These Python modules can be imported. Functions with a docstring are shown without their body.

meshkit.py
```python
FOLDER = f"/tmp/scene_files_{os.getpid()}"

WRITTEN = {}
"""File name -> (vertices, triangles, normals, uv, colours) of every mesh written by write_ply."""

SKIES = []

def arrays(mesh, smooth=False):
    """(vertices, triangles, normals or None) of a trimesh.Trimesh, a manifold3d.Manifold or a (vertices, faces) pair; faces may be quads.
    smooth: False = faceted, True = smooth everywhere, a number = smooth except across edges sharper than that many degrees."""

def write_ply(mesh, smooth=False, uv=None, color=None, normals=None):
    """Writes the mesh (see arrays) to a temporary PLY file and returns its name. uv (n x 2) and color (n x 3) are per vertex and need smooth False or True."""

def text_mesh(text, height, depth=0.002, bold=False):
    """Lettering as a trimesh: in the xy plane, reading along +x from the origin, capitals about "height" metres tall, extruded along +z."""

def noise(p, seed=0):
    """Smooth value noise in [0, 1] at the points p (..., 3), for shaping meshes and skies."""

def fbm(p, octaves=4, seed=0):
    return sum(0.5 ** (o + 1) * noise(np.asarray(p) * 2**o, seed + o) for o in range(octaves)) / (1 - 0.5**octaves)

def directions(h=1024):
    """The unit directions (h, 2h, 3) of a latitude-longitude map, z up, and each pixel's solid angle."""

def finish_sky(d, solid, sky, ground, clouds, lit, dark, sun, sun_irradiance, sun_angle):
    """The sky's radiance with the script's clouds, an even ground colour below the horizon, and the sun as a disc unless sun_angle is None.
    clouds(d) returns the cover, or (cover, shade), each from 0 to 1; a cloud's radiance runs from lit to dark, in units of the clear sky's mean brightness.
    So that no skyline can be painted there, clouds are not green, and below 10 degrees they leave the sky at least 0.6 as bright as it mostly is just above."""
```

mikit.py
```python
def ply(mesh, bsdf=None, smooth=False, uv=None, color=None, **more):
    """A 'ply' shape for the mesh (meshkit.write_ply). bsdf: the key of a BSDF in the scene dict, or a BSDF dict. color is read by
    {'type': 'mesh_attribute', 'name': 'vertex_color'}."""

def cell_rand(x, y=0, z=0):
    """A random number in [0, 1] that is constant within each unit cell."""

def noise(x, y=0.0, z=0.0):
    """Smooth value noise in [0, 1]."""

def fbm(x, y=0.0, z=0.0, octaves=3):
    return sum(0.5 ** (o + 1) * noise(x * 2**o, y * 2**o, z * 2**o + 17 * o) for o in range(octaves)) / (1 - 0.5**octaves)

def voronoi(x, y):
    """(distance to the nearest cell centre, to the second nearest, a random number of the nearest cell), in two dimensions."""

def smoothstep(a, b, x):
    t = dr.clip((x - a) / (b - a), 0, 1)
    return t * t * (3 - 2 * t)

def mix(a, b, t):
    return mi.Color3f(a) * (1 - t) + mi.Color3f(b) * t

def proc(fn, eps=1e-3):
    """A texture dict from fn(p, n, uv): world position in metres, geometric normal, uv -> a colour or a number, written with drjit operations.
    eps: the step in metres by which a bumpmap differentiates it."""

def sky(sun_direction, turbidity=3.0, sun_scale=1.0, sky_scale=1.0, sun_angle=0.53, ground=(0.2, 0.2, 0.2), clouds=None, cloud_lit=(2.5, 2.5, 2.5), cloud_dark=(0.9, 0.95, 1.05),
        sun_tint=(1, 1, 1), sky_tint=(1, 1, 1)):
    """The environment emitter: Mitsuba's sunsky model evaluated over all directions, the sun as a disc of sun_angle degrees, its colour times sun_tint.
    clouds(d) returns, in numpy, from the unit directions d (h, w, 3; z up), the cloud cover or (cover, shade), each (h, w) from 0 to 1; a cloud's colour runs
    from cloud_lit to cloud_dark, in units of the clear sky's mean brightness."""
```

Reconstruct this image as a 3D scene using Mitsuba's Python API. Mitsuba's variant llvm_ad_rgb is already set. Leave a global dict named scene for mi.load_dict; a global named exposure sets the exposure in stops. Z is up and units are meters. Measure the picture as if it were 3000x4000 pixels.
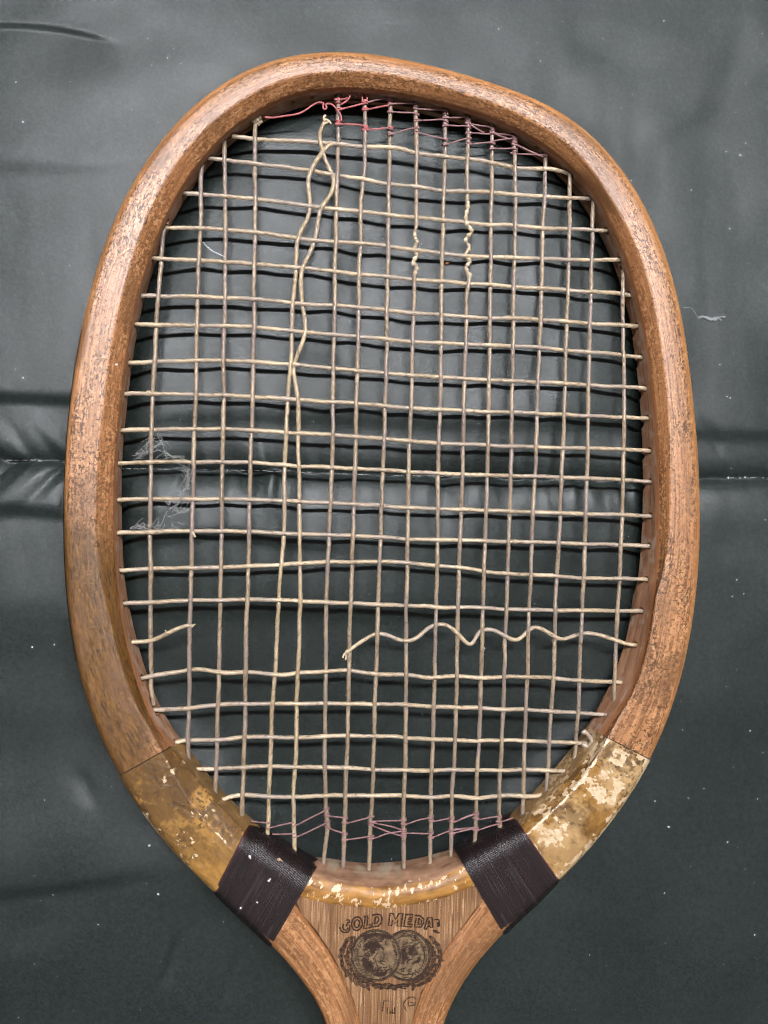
import math
import numpy as np
import trimesh
import manifold3d as m3
import shapely.geometry as sg
from scipy.interpolate import splprep, splev, PchipInterpolator, CubicSpline
from scipy.ndimage import gaussian_filter1d, gaussian_filter
import drjit as dr
import mitsuba as mi
import mikit
import meshkit
from mikit import noise, fbm, smoothstep, mix, proc

T = mi.ScalarTransform4f
MM = 0.001
RNG = np.random.default_rng(7)
scene, labels = {}, {}

# ------------------------------------------------------------------ camera
ZS = 9.5                      # height of the string plane above the cloth, mm
F = 2900.0                    # focal length in pixels of the 3000 x 4000 photograph
D = 0.09 * F                  # mm from lens to the string plane
TH = math.radians(7.5)
CAM = np.array([-D * math.sin(TH), 0.0, ZS + D * math.cos(TH)])
FWD = np.array([math.sin(TH), 0, -math.cos(TH)])
RIGHT = np.array([math.cos(TH), 0, math.sin(TH)])
UP = np.array([0.0, 1, 0])
scene['camera'] = {
    'type': 'perspective', 'fov': 2 * math.degrees(math.atan(1500 / F)), 'fov_axis': 'x', 'near_clip': 0.01, 'far_clip': 50.0,
    'to_world': T().look_at(origin=(CAM * MM).tolist(), target=[0, 0, ZS * MM], up=[0, 1, 0]),
}
exposure = 0.0

# ------------------------------------------------------------------ light
LAMP = np.array([0.04, 0.47, 1.15])
LAMP_LEN = 1.1
LAMP_L = 148.0
scene['room_light'] = {'type': 'constant', 'radiance': {'type': 'rgb', 'value': [0.18, 0.18, 0.18]}}


def at(px, py, z):
    """Points on the plane z (mm) that were measured at pixel (px, py) of the photograph; returns mm."""
    px, py, z = np.broadcast_arrays(np.asarray(px, float), np.asarray(py, float), np.asarray(z, float))
    d = FWD + RIGHT * ((px - 1500) / F)[..., None] + UP * ((2000 - py) / F)[..., None]
    t = (z - CAM[2]) / d[..., 2]
    return CAM + d * t[..., None]


def to_px(p):
    q = np.asarray(p, float) - CAM
    w = q @ FWD
    return 1500 + F * (q @ RIGHT) / w, 2000 - F * (q @ UP) / w


def put(key, mesh, bsdf, smooth=False, **kw):
    """One entry of the scene; mesh in mm."""
    base, n = key, 0
    while key in scene:
        n += 1
        key = f'{base}_{n:03d}'
    if isinstance(mesh, tuple):
        v, f = np.asarray(mesh[0], float) * MM, mesh[1]
        mesh = (v, f)
    elif isinstance(mesh, trimesh.Trimesh):
        mesh = trimesh.Trimesh(mesh.vertices * MM, mesh.faces, process=False)
    scene[key] = mikit.ply(mesh, bsdf, smooth=smooth, **kw)
    return key


def tag(key, label=None, category=None, group=None, kind=None):
    d = {k: v for k, v in (('label', label), ('category', category), ('group', group), ('kind', kind)) if v}
    labels[key] = d


# ------------------------------------------------------------------ materials
def tc(*c):
    return mi.Color3f(*c)


def bsdf(name, col, rough=0.5, bump=None, scale=1.0, two=True, **kw):
    b = {'type': 'principled', 'base_color': proc(col) if callable(col) else {'type': 'rgb', 'value': list(col)},
         'roughness': proc(rough) if callable(rough) else float(rough), **kw}
    if bump is not None:
        b = {'type': 'bumpmap', 'arbitrary': proc(bump, eps=0.00012), 'scale': scale, 'bsdf': b}
    scene[name] = {'type': 'twosided', 'bsdf': b} if two else b


def clamp(x):
    return dr.clip(x, 0, 1)


def wood_patch(u, v):
    return smoothstep(0.29, 0.54, fbm(u * 0.045 + 7, v * 0.13, 2.0, octaves=2))


def wood_marks(u, v):
    """Short dirty cracks in the old varnish, 0 to 1."""
    s1 = smoothstep(0.15, 0.03, dr.abs(noise(u * 0.9, v * 1.2, 21.0) - 0.5)) * smoothstep(0.46, 0.60, noise(u * 1.2, v * 1.5 + 50, 22.0))
    s2 = smoothstep(0.15, 0.03, dr.abs(noise(u * 0.8 + v * 0.7, v * 0.8 - u * 0.8 + 40, 31.0) - 0.5)) * smoothstep(0.50, 0.64, noise(u * 1.1 + 9, v * 1.4, 24.0))
    s3 = smoothstep(0.16, 0.03, dr.abs(noise(u * 0.35 + 5, v * 2.4, 51.0) - 0.5)) * smoothstep(0.52, 0.66, noise(u * 0.8 + 19, v * 1.9, 54.0))
    pits = smoothstep(0.74, 0.86, noise(u * 1.3 + 3, v * 1.8 + 8, 27.0))
    m = clamp(s1 + s2 * 0.9 + s3 * 0.8) * (0.22 + 0.78 * wood_patch(u, v)) + pits * 0.6
    return clamp(m) * smoothstep(-0.4, 1.0, v) * smoothstep(17.6, 16.8, v)


def wood_coat(p, n, uv):
    return 0.9 * (1.0 - 0.9 * wood_marks(uv.x, uv.y)) * (1.0 - smoothstep(16.8, 17.5, uv.y))


def wood_col(p, n, uv):
    u, v = uv.x, uv.y                      # mm along the bent strip; across it 0-11 top face, 11-17 bevel, 17-27 inner wall
    x, y = p.x * 1000, p.y * 1000
    grain = 0.55 * fbm(u * 0.06, v * 1.6, 3.0, octaves=3) + 0.45 * noise(u * 0.10, v * 2.6, 33.0)
    fine = noise(u * 0.22, v * 4.0, 9.0)
    c = mix((0.19, 0.072, 0.022), (0.43, 0.200, 0.080), clamp(grain * 1.7 - 0.32 + 0.45 * (fine - 0.5)))
    lines = smoothstep(0.09, 0.02, dr.abs(noise(u * 0.022, v * 2.2, 91.0) - 0.5)) * smoothstep(0.35, 0.6, noise(u * 0.05, v * 0.7, 92.0))
    c = mix(c, (0.13, 0.052, 0.016), lines * 0.5)
    bevel = smoothstep(11.2, 12.2, v)
    c = mix(c, (0.25, 0.092, 0.026), bevel * 0.45)
    # amber varnish left on the rims
    rim = smoothstep(0.6, -0.4, v) * 0.5 + smoothstep(0.9, 0.2, dr.abs(v - 11.3)) * 0.3
    c = mix(c, (0.36, 0.145, 0.038), clamp(rim))
    # pale worn flecks and dark dirt in the crazed varnish
    a = noise(u * 0.85 + 31, v * 1.5, 4.0)
    patch = wood_patch(u, v)
    c = mix(c, (0.54, 0.285, 0.13), smoothstep(0.58, 0.80, a) * 0.55 * (0.4 + 0.6 * patch))
    dark = wood_marks(u, v) * (0.30 + 0.70 * smoothstep(-150.0, -120.0, y))
    c = mix(c, (0.060, 0.027, 0.011), clamp(dark) * (1.0 - 0.3 * bevel) * 0.92)
    # brown grime worn into the lower left of the hoop, and in blotches
    px = (x + 112) / 40
    py = (y + 58) / 66
    grime = smoothstep(1.2, 0.35, px * px + py * py) * (0.6 + 0.6 * fbm(u * 0.12, v * 0.35, 8.0, octaves=3))
    streak = noise(u * 0.25 + 4, v * 2.2, 81.0) * 0.6 + noise(u * 0.7, v * 3.0, 82.0) * 0.6
    c = mix(c, mix((0.040, 0.016, 0.002), (0.150, 0.066, 0.010), clamp(streak * 1.3 - 0.25)), clamp(grime * 1.4) * 0.93)
    blotch = smoothstep(0.56, 0.76, fbm(u * 0.045 + 3, v * 0.12 + 9, 12.0, octaves=3)) * 0.55
    c = mix(c, (0.135, 0.060, 0.022), blotch)
    # the drilled inner wall: dull and dusty, varnish only along its lip
    g = fbm(u * 0.14, v * 1.3, 13.0, octaves=3)
    w = mix((0.13, 0.058, 0.028), (0.38, 0.195, 0.105), g)
    w = mix(w, (0.36, 0.28, 0.22), smoothstep(0.45, 0.8, fbm(u * 0.3, v * 0.5, 15.0, octaves=3)) * 0.5)
    w = mix(w, (0.30, 0.105, 0.028), smoothstep(20.5, 18.0, v) * 0.75)
    return mix(c, w, smoothstep(16.8, 17.5, v))


def wood_rough(p, n, uv):
    return 0.33 + 0.25 * fbm(uv.x * 0.8, uv.y * 1.4, 2.0, octaves=3) + 0.25 * smoothstep(16.8, 17.5, uv.y)


def wood_bump(p, n, uv):
    u, v = uv.x, uv.y
    a = noise(u * 0.35, v * 4.0, 1.0) * 0.5
    b = smoothstep(0.11, 0.02, dr.abs(noise(u * 0.70, v * 1.15, 21.0) - 0.5)) * 0.8
    return a - b + noise(u * 1.3, v * 1.6, 77.0) * 0.9


bsdf('mat_wood', wood_col, wood_rough, wood_bump, 0.00005, specular=0.4, clearcoat=proc(wood_coat), clearcoat_gloss=0.3)


def sleeve_col(p, n, uv):
    u, v = uv.x, uv.y
    x, y = p.x * 1000, p.y * 1000
    right = smoothstep(-5.0, 5.0, x)
    up = smoothstep(-10.0, 24.0, y + 118)           # towards the cut edge
    g = 0.6 * fbm(u * 0.08, v * 0.2, 3.0, octaves=3) + 0.4 * fbm(u * 0.5, v * 1.6, 5.0, octaves=3)
    c = mix((0.18, 0.080, 0.013), (0.40, 0.21, 0.050), clamp(g * 1.8 - 0.4))
    c = mix(c, (0.46, 0.29, 0.13), right * smoothstep(0.40, 0.62, fbm(u * 0.10 + 4, v * 0.16 + 3, 16.0, octaves=5)) * (0.55 + 0.45 * up))
    d = fbm(u * 0.16 + 9, v * 0.22, 6.0, octaves=5) * 0.7 + 0.3 * fbm(u * 0.8, v * 1.1, 8.0, octaves=2)
    dirt = smoothstep(0.38, 0.66, d + 0.07 * up * (1.0 - right))
    c = mix(c, (0.055, 0.025, 0.006), clamp(dirt * (0.12 + 0.75 * up)) * 0.9)
    fleck = smoothstep(0.62, 0.78, noise(u * 1.3, v * 1.5, 41.0)) * smoothstep(0.35, 0.6, fbm(u * 0.2, v * 0.3, 43.0, octaves=2))
    c = mix(c, (0.06, 0.028, 0.01), fleck * (0.25 + 0.55 * up))
    # paint flaked off to the pale vellum, mostly along the ridge and the rim
    k = 0.55 * fbm(u * 0.55 + 2, v * 0.75 + 5, 9.0, octaves=4) + 0.45 * fbm(u * 0.16 + 2, v * 0.3 + 5, 19.0, octaves=2)
    ridge = smoothstep(0.9, 0.1, dr.abs(v - 11.0)) * 0.13
    rim = smoothstep(1.6, 0.2, v) * 0.12
    flake = smoothstep(0.625, 0.66, k + ridge + rim + right * (0.05 * up + 0.022) - 0.09 * (1.0 - right))
    pale = mix((0.48, 0.33, 0.18), (0.66, 0.52, 0.35), noise(u * 1.5, v * 1.5, 2.0))
    c = mix(c, pale, flake * 0.92)
    return mix(c, (0.20, 0.12, 0.05), smoothstep(16.8, 18.5, v) * 0.6)


def sleeve_bump(p, n, uv):
    u, v = uv.x, uv.y
    return -smoothstep(0.53, 0.60, 0.55 * fbm(u * 0.55 + 2, v * 0.75 + 5, 9.0, octaves=4) + 0.45 * fbm(u * 0.16 + 2, v * 0.3 + 5, 19.0, octaves=2)) * 1.2 + noise(u * 0.8, v * 0.9, 4.0)


bsdf('mat_sleeve', sleeve_col, 0.42, sleeve_bump, 0.00007, specular=0.5, clearcoat=0.5, clearcoat_gloss=0.6)


def bridge_col(p, n, uv):
    u, v = uv.x, uv.y                      # along x, and 0 at the wall foot .. 1 at the wedge side
    g = fbm(u * 0.08, v * 14, 3.0, octaves=3)
    bare = mix((0.13, 0.06, 0.03), (0.40, 0.23, 0.14), clamp(1.6 * (0.5 * g + 0.5 * fbm(u * 0.3, v * 9, 29.0, octaves=4)) - 0.3))
    lac = mix((0.11, 0.042, 0.007), (0.42, 0.20, 0.045), clamp(1.8 * (0.5 * g + 0.5 * fbm(u * 0.35, v * 11, 39.0, octaves=4)) - 0.4))
    c = mix(bare, lac, smoothstep(0.62, 0.68, v + 0.06 * (noise(u * 0.3, 1.0, 2.0) - 0.5)))
    k = 0.7 * fbm(u * 0.8, v * 9, 7.0, octaves=4) + 0.3 * fbm(u * 0.15, v * 3, 8.0, octaves=2)
    band = smoothstep(0.10, 0.0, dr.abs(v - 0.72)) * 0.11
    c = mix(c, (0.62, 0.45, 0.28), smoothstep(0.635, 0.67, k + band) * smoothstep(0.5, 0.6, v) * 0.9)
    dust = smoothstep(0.5, 0.75, fbm(u * 0.2, v * 3, 17.0, octaves=3)) * smoothstep(0.55, 0.2, v)
    return mix(c, (0.40, 0.34, 0.24), dust * 0.6)


bsdf('mat_bridge', bridge_col, 0.5, lambda p, n, uv: fbm(uv.x * 0.35, uv.y * 5, 7.0, octaves=4) * 2, 0.0002, specular=0.4, clearcoat=0.2, clearcoat_gloss=0.3)


def wedge_col(p, n, uv):
    x, y = p.x * 1000, p.y * 1000
    xs = x - y * 0.02
    a = noise(xs * 2.6, y * 0.07, 1.0)
    b = noise(xs * 6.0, y * 0.16, 2.0)
    c = mix((0.12, 0.055, 0.022), (0.31, 0.165, 0.078), clamp(a * 0.8 + b * 0.6 - 0.2))
    c = mix(c, (0.56, 0.37, 0.22), smoothstep(0.70, 0.86, noise(xs * 4.2 + 9, y * 0.14, 4.0)) * 0.45)
    return mix(c, (0.14, 0.07, 0.04), smoothstep(0.62, 0.8, fbm(x * 0.2, y * 0.12, 5.0, octaves=3)) * 0.5)


bsdf('mat_wedge', wedge_col, 0.5, lambda p, n, uv: noise(p.x * 4200, p.y * 110, 2.0), 0.00012, specular=0.4)
bsdf('mat_ink', lambda p, n, uv: mix((0.012, 0.006, 0.004), (0.045, 0.022, 0.013), noise(p.x * 2500, p.y * 2500, 1.0)), 0.6, specular=0.3)
bsdf('mat_wash', lambda p, n, uv: mix((0.075, 0.046, 0.026), (0.25, 0.17, 0.095), clamp(1.5 * fbm(p.x * 900, p.y * 620, 3.0, octaves=4) - 0.25)), 0.6, specular=0.3)
bsdf('mat_hole', (0.02, 0.012, 0.01), 0.9, specular=0.1)


def thread_col(p, n, uv):
    u, v = uv.x, uv.y
    a = noise(dr.floor(u) * 7.3, v * 0.06, 1.0)
    c = mix((0.007, 0.0045, 0.0045), (0.022, 0.011, 0.0115), a)
    c = mix(c, (0.15, 0.13, 0.14), smoothstep(0.78, 0.92, noise(u * 0.9 + 4, v * 0.25, 6.0)) * 0.12)
    edge = smoothstep(2.5, 0.5, u) + smoothstep(61.0, 63.0, u)
    return mix(c, (0.10, 0.022, 0.020), clamp(edge) * 0.6)


bsdf('mat_thread', thread_col, 0.34, specular=0.35, clearcoat=1.0, clearcoat_gloss=0.3)


def gut(name, light, dark, grey, k=0.0):
    def col(p, n, uv):
        s, a = uv.x, uv.y
        tw = 0.5 + 0.5 * dr.sin(6.2832 * (2.0 * a - s * 0.30) + 3.0 * noise(s * 0.3, p.x * 40 + p.y * 40, k))
        streak = noise(s * 0.16, a * 4.0, 5.0 + k)
        c = mix(dark, light, clamp(0.05 + 0.27 * tw + 0.70 * streak * streak + 0.55 * fbm(p.x * 150 + k, p.y * 150, 9.0, octaves=3)))
        c = mix(c, grey, smoothstep(0.42, 0.66, fbm(p.x * 120 + k, p.y * 120, p.z * 90, octaves=3)) * 0.75)
        return mix(c, (0.09, 0.055, 0.035), smoothstep(0.80, 0.95, noise(p.x * 900, p.y * 900, k)) * 0.6)
    bsdf(name, col, 0.38, lambda p, n, uv: dr.sin(uv.y * 6.2832 * 2 + uv.x * 2.2) + noise(uv.x * 0.8, uv.y * 5, 2.0), 0.00005, specular=0.5)


gut('mat_cross', (0.52, 0.405, 0.262), (0.19, 0.135, 0.083), (0.30, 0.24, 0.195), 0.0)
gut('mat_main', (0.32, 0.24, 0.16), (0.115, 0.08, 0.050), (0.21, 0.16, 0.138), 3.0)
gut('mat_loose', (0.47, 0.36, 0.22), (0.20, 0.14, 0.075), (0.31, 0.24, 0.18), 6.0)
bsdf('mat_fray', lambda p, n, uv: mix((0.44, 0.33, 0.19), (0.68, 0.56, 0.39), noise(p.x * 1400, p.y * 700, 2.0)), 0.5, specular=0.4)
bsdf('mat_treb', lambda p, n, uv: mix((0.115, 0.055, 0.055), (0.27, 0.14, 0.135), noise(uv.x * 0.7, uv.y * 3, 2.0)), 0.45, specular=0.5)
bsdf('mat_treb_red', lambda p, n, uv: mix((0.20, 0.045, 0.045), (0.44, 0.13, 0.12), noise(uv.x * 0.7, uv.y * 3, 2.0)), 0.4, specular=0.5)
bsdf('mat_lint', (0.62, 0.64, 0.66), 0.9, specular=0.1)
bsdf('mat_scrap', (0.24, 0.25, 0.255), 0.9, specular=0.1)
bsdf('mat_web', (0.34, 0.335, 0.32), 0.8, specular=0.2)
bsdf('mat_husk', (0.22, 0.09, 0.035), 0.6)
bsdf('mat_stitch', lambda p, n, uv: mix((0.02, 0.022, 0.022), (0.26, 0.26, 0.25), smoothstep(0.35, 0.8, noise(p.x * 300, p.y * 900, 2.0))), 0.7)


def cloth_col(p, n, uv):
    x, y = p.x * 1000, p.y * 1000
    m = fbm(x * 0.03, y * 0.03, 1.0, octaves=4)
    g = noise(x * 1.1, y * 1.1, 2.0)
    c = mix((0.0078, 0.0122, 0.0105), (0.0132, 0.0192, 0.0172), clamp(m * 1.4 - 0.2 + (g - 0.5) * 0.9))
    w = noise((x + y) * 1.7, (x - y) * 0.8, 12.0)
    return c * (0.55 + 0.5 * w + 0.4 * noise(x * 2.1, y * 2.1, 14.0))


def cloth_rough(p, n, uv):
    return 0.45 + 0.10 * fbm(p.x * 35, p.y * 25, 9.0, octaves=3)


def cloth_bump(p, n, uv):
    x, y = p.x * 1000, p.y * 1000
    return noise(x * 2.6, y * 2.6, 3.0) + 0.8 * noise((x + y) * 3.0, (x - y) * 1.2, 4.0)


bsdf('mat_cloth', cloth_col, cloth_rough, cloth_bump, 0.00004, specular=0.5)

# ------------------------------------------------------------------ hoop outline (pixels of the photograph)
OUT = [(1300, 4200), (1288, 4090), (1279, 4000), (1261, 3958), (1221, 3886), (1166, 3805), (1112, 3732), (1058, 3683), (985, 3622), (904, 3545), (827, 3470), (759, 3398), (687, 3316),
       (615, 3233), (542, 3143), (479, 3045), (450, 3000), (389, 2859), (348, 2759), (316, 2633), (294, 2515), (271, 2389), (259, 2244), (252, 2136), (250, 2000), (251, 1904),
       (256, 1814), (264, 1696), (280, 1542), (303, 1389), (330, 1235), (362, 1118), (398, 1000), (420, 945), (452, 871), (488, 783), (533, 696), (579, 622), (633, 554), (705, 470),
       (796, 389), (904, 312), (1040, 249), (1175, 217), (1338, 206), (1420, 212), (1500, 225), (1590, 240), (1708, 267), (1816, 298), (1934, 330), (2006, 357), (2097, 398), (2187, 443), (2278, 506),
       (2359, 586), (2431, 669), (2486, 757), (2531, 841), (2562, 910), (2595, 1000), (2626, 1099), (2653, 1217), (2671, 1325), (2690, 1452), (2703, 1542), (2716, 1678), (2725, 1814),
       (2728, 1904), (2729, 2000), (2729, 2118), (2720, 2244), (2707, 2372), (2690, 2490), (2669, 2600), (2639, 2700), (2603, 2795), (2549, 2933), (2523, 2995), (2476, 3072), (2413, 3163), (2341, 3253),
       (2259, 3348), (2183, 3429), (2115, 3497), (2042, 3570), (1970, 3637), (1943, 3664), (1889, 3719), (1834, 3796), (1789, 3868), (1753, 3931), (1726, 4000), (1716, 4090), (1708, 4200)]
tck, _ = splprep(np.array(OUT, float).T, s=len(OUT) * 7.0, k=3)
_q = np.array(splev(np.linspace(0, 1, 6001), tck)).T
_s = np.concatenate([[0], np.cumsum(np.linalg.norm(np.diff(_q, axis=0), axis=1))])
SL = _s[-1]
SS = np.linspace(0, SL, 1601)
O = np.stack([np.interp(SS, _s, _q[:, 0]), np.interp(SS, _s, _q[:, 1])], 1)
tan = np.gradient(O, axis=0)
tan = gaussian_filter1d(tan, 9, axis=0, mode='nearest')
tan /= np.linalg.norm(tan, axis=1, keepdims=True)
NRM = np.stack([-tan[:, 1], tan[:, 0]], 1)          # inwards

LB = [(1181, 3568), (1236, 3631), (1303, 3731), (1344, 3816), (1385, 3907), (1412, 4000), (1432, 4090), (1450, 4200)]
RB = [(1850, 3554), (1778, 3649), (1733, 3712), (1701, 3771), (1642, 3875), (1606, 3993), (1592, 4090), (1570, 4200)]
RIDGE = [(381, 1800), (374, 2000), (378, 2180), (466, 1200), (426, 1400), (406, 1600), (718, 600), (631, 734), (581, 835), (545, 918), (527, 991), (1500, 290), (1262, 289), (1160, 298), (1099, 316),
         (1008, 359), (922, 410), (1608, 312), (1717, 337), (1825, 374), (1934, 403), (2042, 453), (2100, 490), (2174, 529), (2231, 572), (2295, 640), (2354, 731), (2398, 789), (2434, 862), (2503, 1000), (2528, 1087),
         (2561, 1203), (2576, 1307), (2592, 1400), (2610, 1560), (2618, 1700), (2620, 1800), (2619, 1981), (2612, 2154), (2592, 2280), (2535, 2400), (2521, 2508), (2500, 2600), (2466, 2700), (2436, 2794),
         (2411, 2822), (2353, 2924), (2281, 3039), (2201, 3133), (2120, 3200), (2036, 3262), (392, 2260), (408, 2330), (428, 2420), (452, 2520), (486, 2640), (526, 2750), (558, 2810), (618, 2900), (660, 2990), (712, 3075), (762, 3160), (830, 3235), (885, 3290)]
EDGE = [(449, 1800), (442, 2000), (446, 2180), (527, 1200), (491, 1400), (468, 1600), (805, 600), (725, 709), (678, 777), (639, 868), (603, 951), (1500, 355), (1370, 346), (1262, 348), (1189, 357),
        (1117, 374), (1063, 402), (1008, 435), (954, 466), (900, 504), (1608, 374), (1717, 399), (1825, 426), (1898, 450), (1970, 482), (2042, 518), (2108, 551), (2174, 605), (2224, 645), (2289, 703), (2340, 775),
        (2369, 833), (2394, 900), (2445, 1000), (2467, 1080), (2500, 1199), (2525, 1304), (2536, 1400), (2555, 1550), (2566, 1680), (2572, 1800), (2575, 1981), (2572, 2162), (2562, 2290), (2544, 2400), (2530, 2508), (2503, 2613), (2467, 2700),
        (2432, 2794), (2375, 2811), (2331, 2909), (2281, 2985), (2225, 3040), (2161, 3112), (2080, 3175), (2020, 3225), (463, 2300), (472, 2420), (498, 2530), (525, 2630), (560, 2740), (592, 2820), (650, 2900), (740, 2990), (775, 3050), (830, 3120), (905, 3190), (960, 3245)]
WALL = [(475, 1800), (477, 2000), (480, 2180), (556, 1200), (518, 1400), (497, 1600), (827, 640), (780, 690), (722, 781), (682, 860), (646, 918), (1500, 400), (1370, 392), (1262, 398), (1153, 432), (1060, 462), (936, 525),
        (1619, 416), (1742, 440), (1825, 470), (1916, 500), (2018, 561), (2145, 641), (2203, 688), (2260, 753), (2297, 807), (2325, 862), (2336, 891), (2395, 1030), (2420, 1098), (2454, 1203), (2469, 1318), (2478, 1380),
        (2499, 1550), (2508, 1700), (2510, 1800), (2511, 1981), (2505, 2089), (2500, 2200), (2467, 2400), (2445, 2508), (2416, 2581), (2384, 2678), (2337, 2762), (2320, 2810), (2262, 2890), (2196, 2970), (2122, 3057), (2075, 3105), (2010, 3180), (1960, 3225),
        (490, 2300), (512, 2400), (535, 2500), (570, 2620), (600, 2700), (640, 2790), (700, 2880), (785, 2985), (850, 3080), (925, 3150), (990, 3205), (1050, 3245)]


def width_of(pts):
    pts = np.array(pts, float)
    d = np.linalg.norm(O[None] - pts[:, None], axis=2)
    i = d.argmin(1)
    return SS[i], d[np.arange(len(pts)), i]


def width_fn(pts, lb_off):
    s, w = width_of(pts)
    s2, w2 = width_of(LB)
    s3, w3 = width_of(RB)
    s, w = np.concatenate([s, s2, s3]), np.concatenate([w, w2 - lb_off, w3 - lb_off])
    o = np.argsort(s)
    s, w = s[o], w[o]
    keep = np.concatenate([[True], np.diff(s) > 1.0])
    f = np.interp(SS, s[keep], w[keep])
    return gaussian_filter1d(f, 14, mode='nearest')


wW = width_fn(WALL, 0.0)
wE = np.minimum(width_fn(EDGE, 5.0), wW - 3)
wR = np.minimum(width_fn(RIDGE, 22.0), wE - 10)
arm = np.interp(SS, [0, width_of([(1181, 3568)])[0][0], width_of([(985, 3224)])[0][0], width_of([(2100, 3497)])[0][0], width_of([(1850, 3554)])[0][0] + 150, SL], [1, 1, 0, 0, 1, 1])


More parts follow.
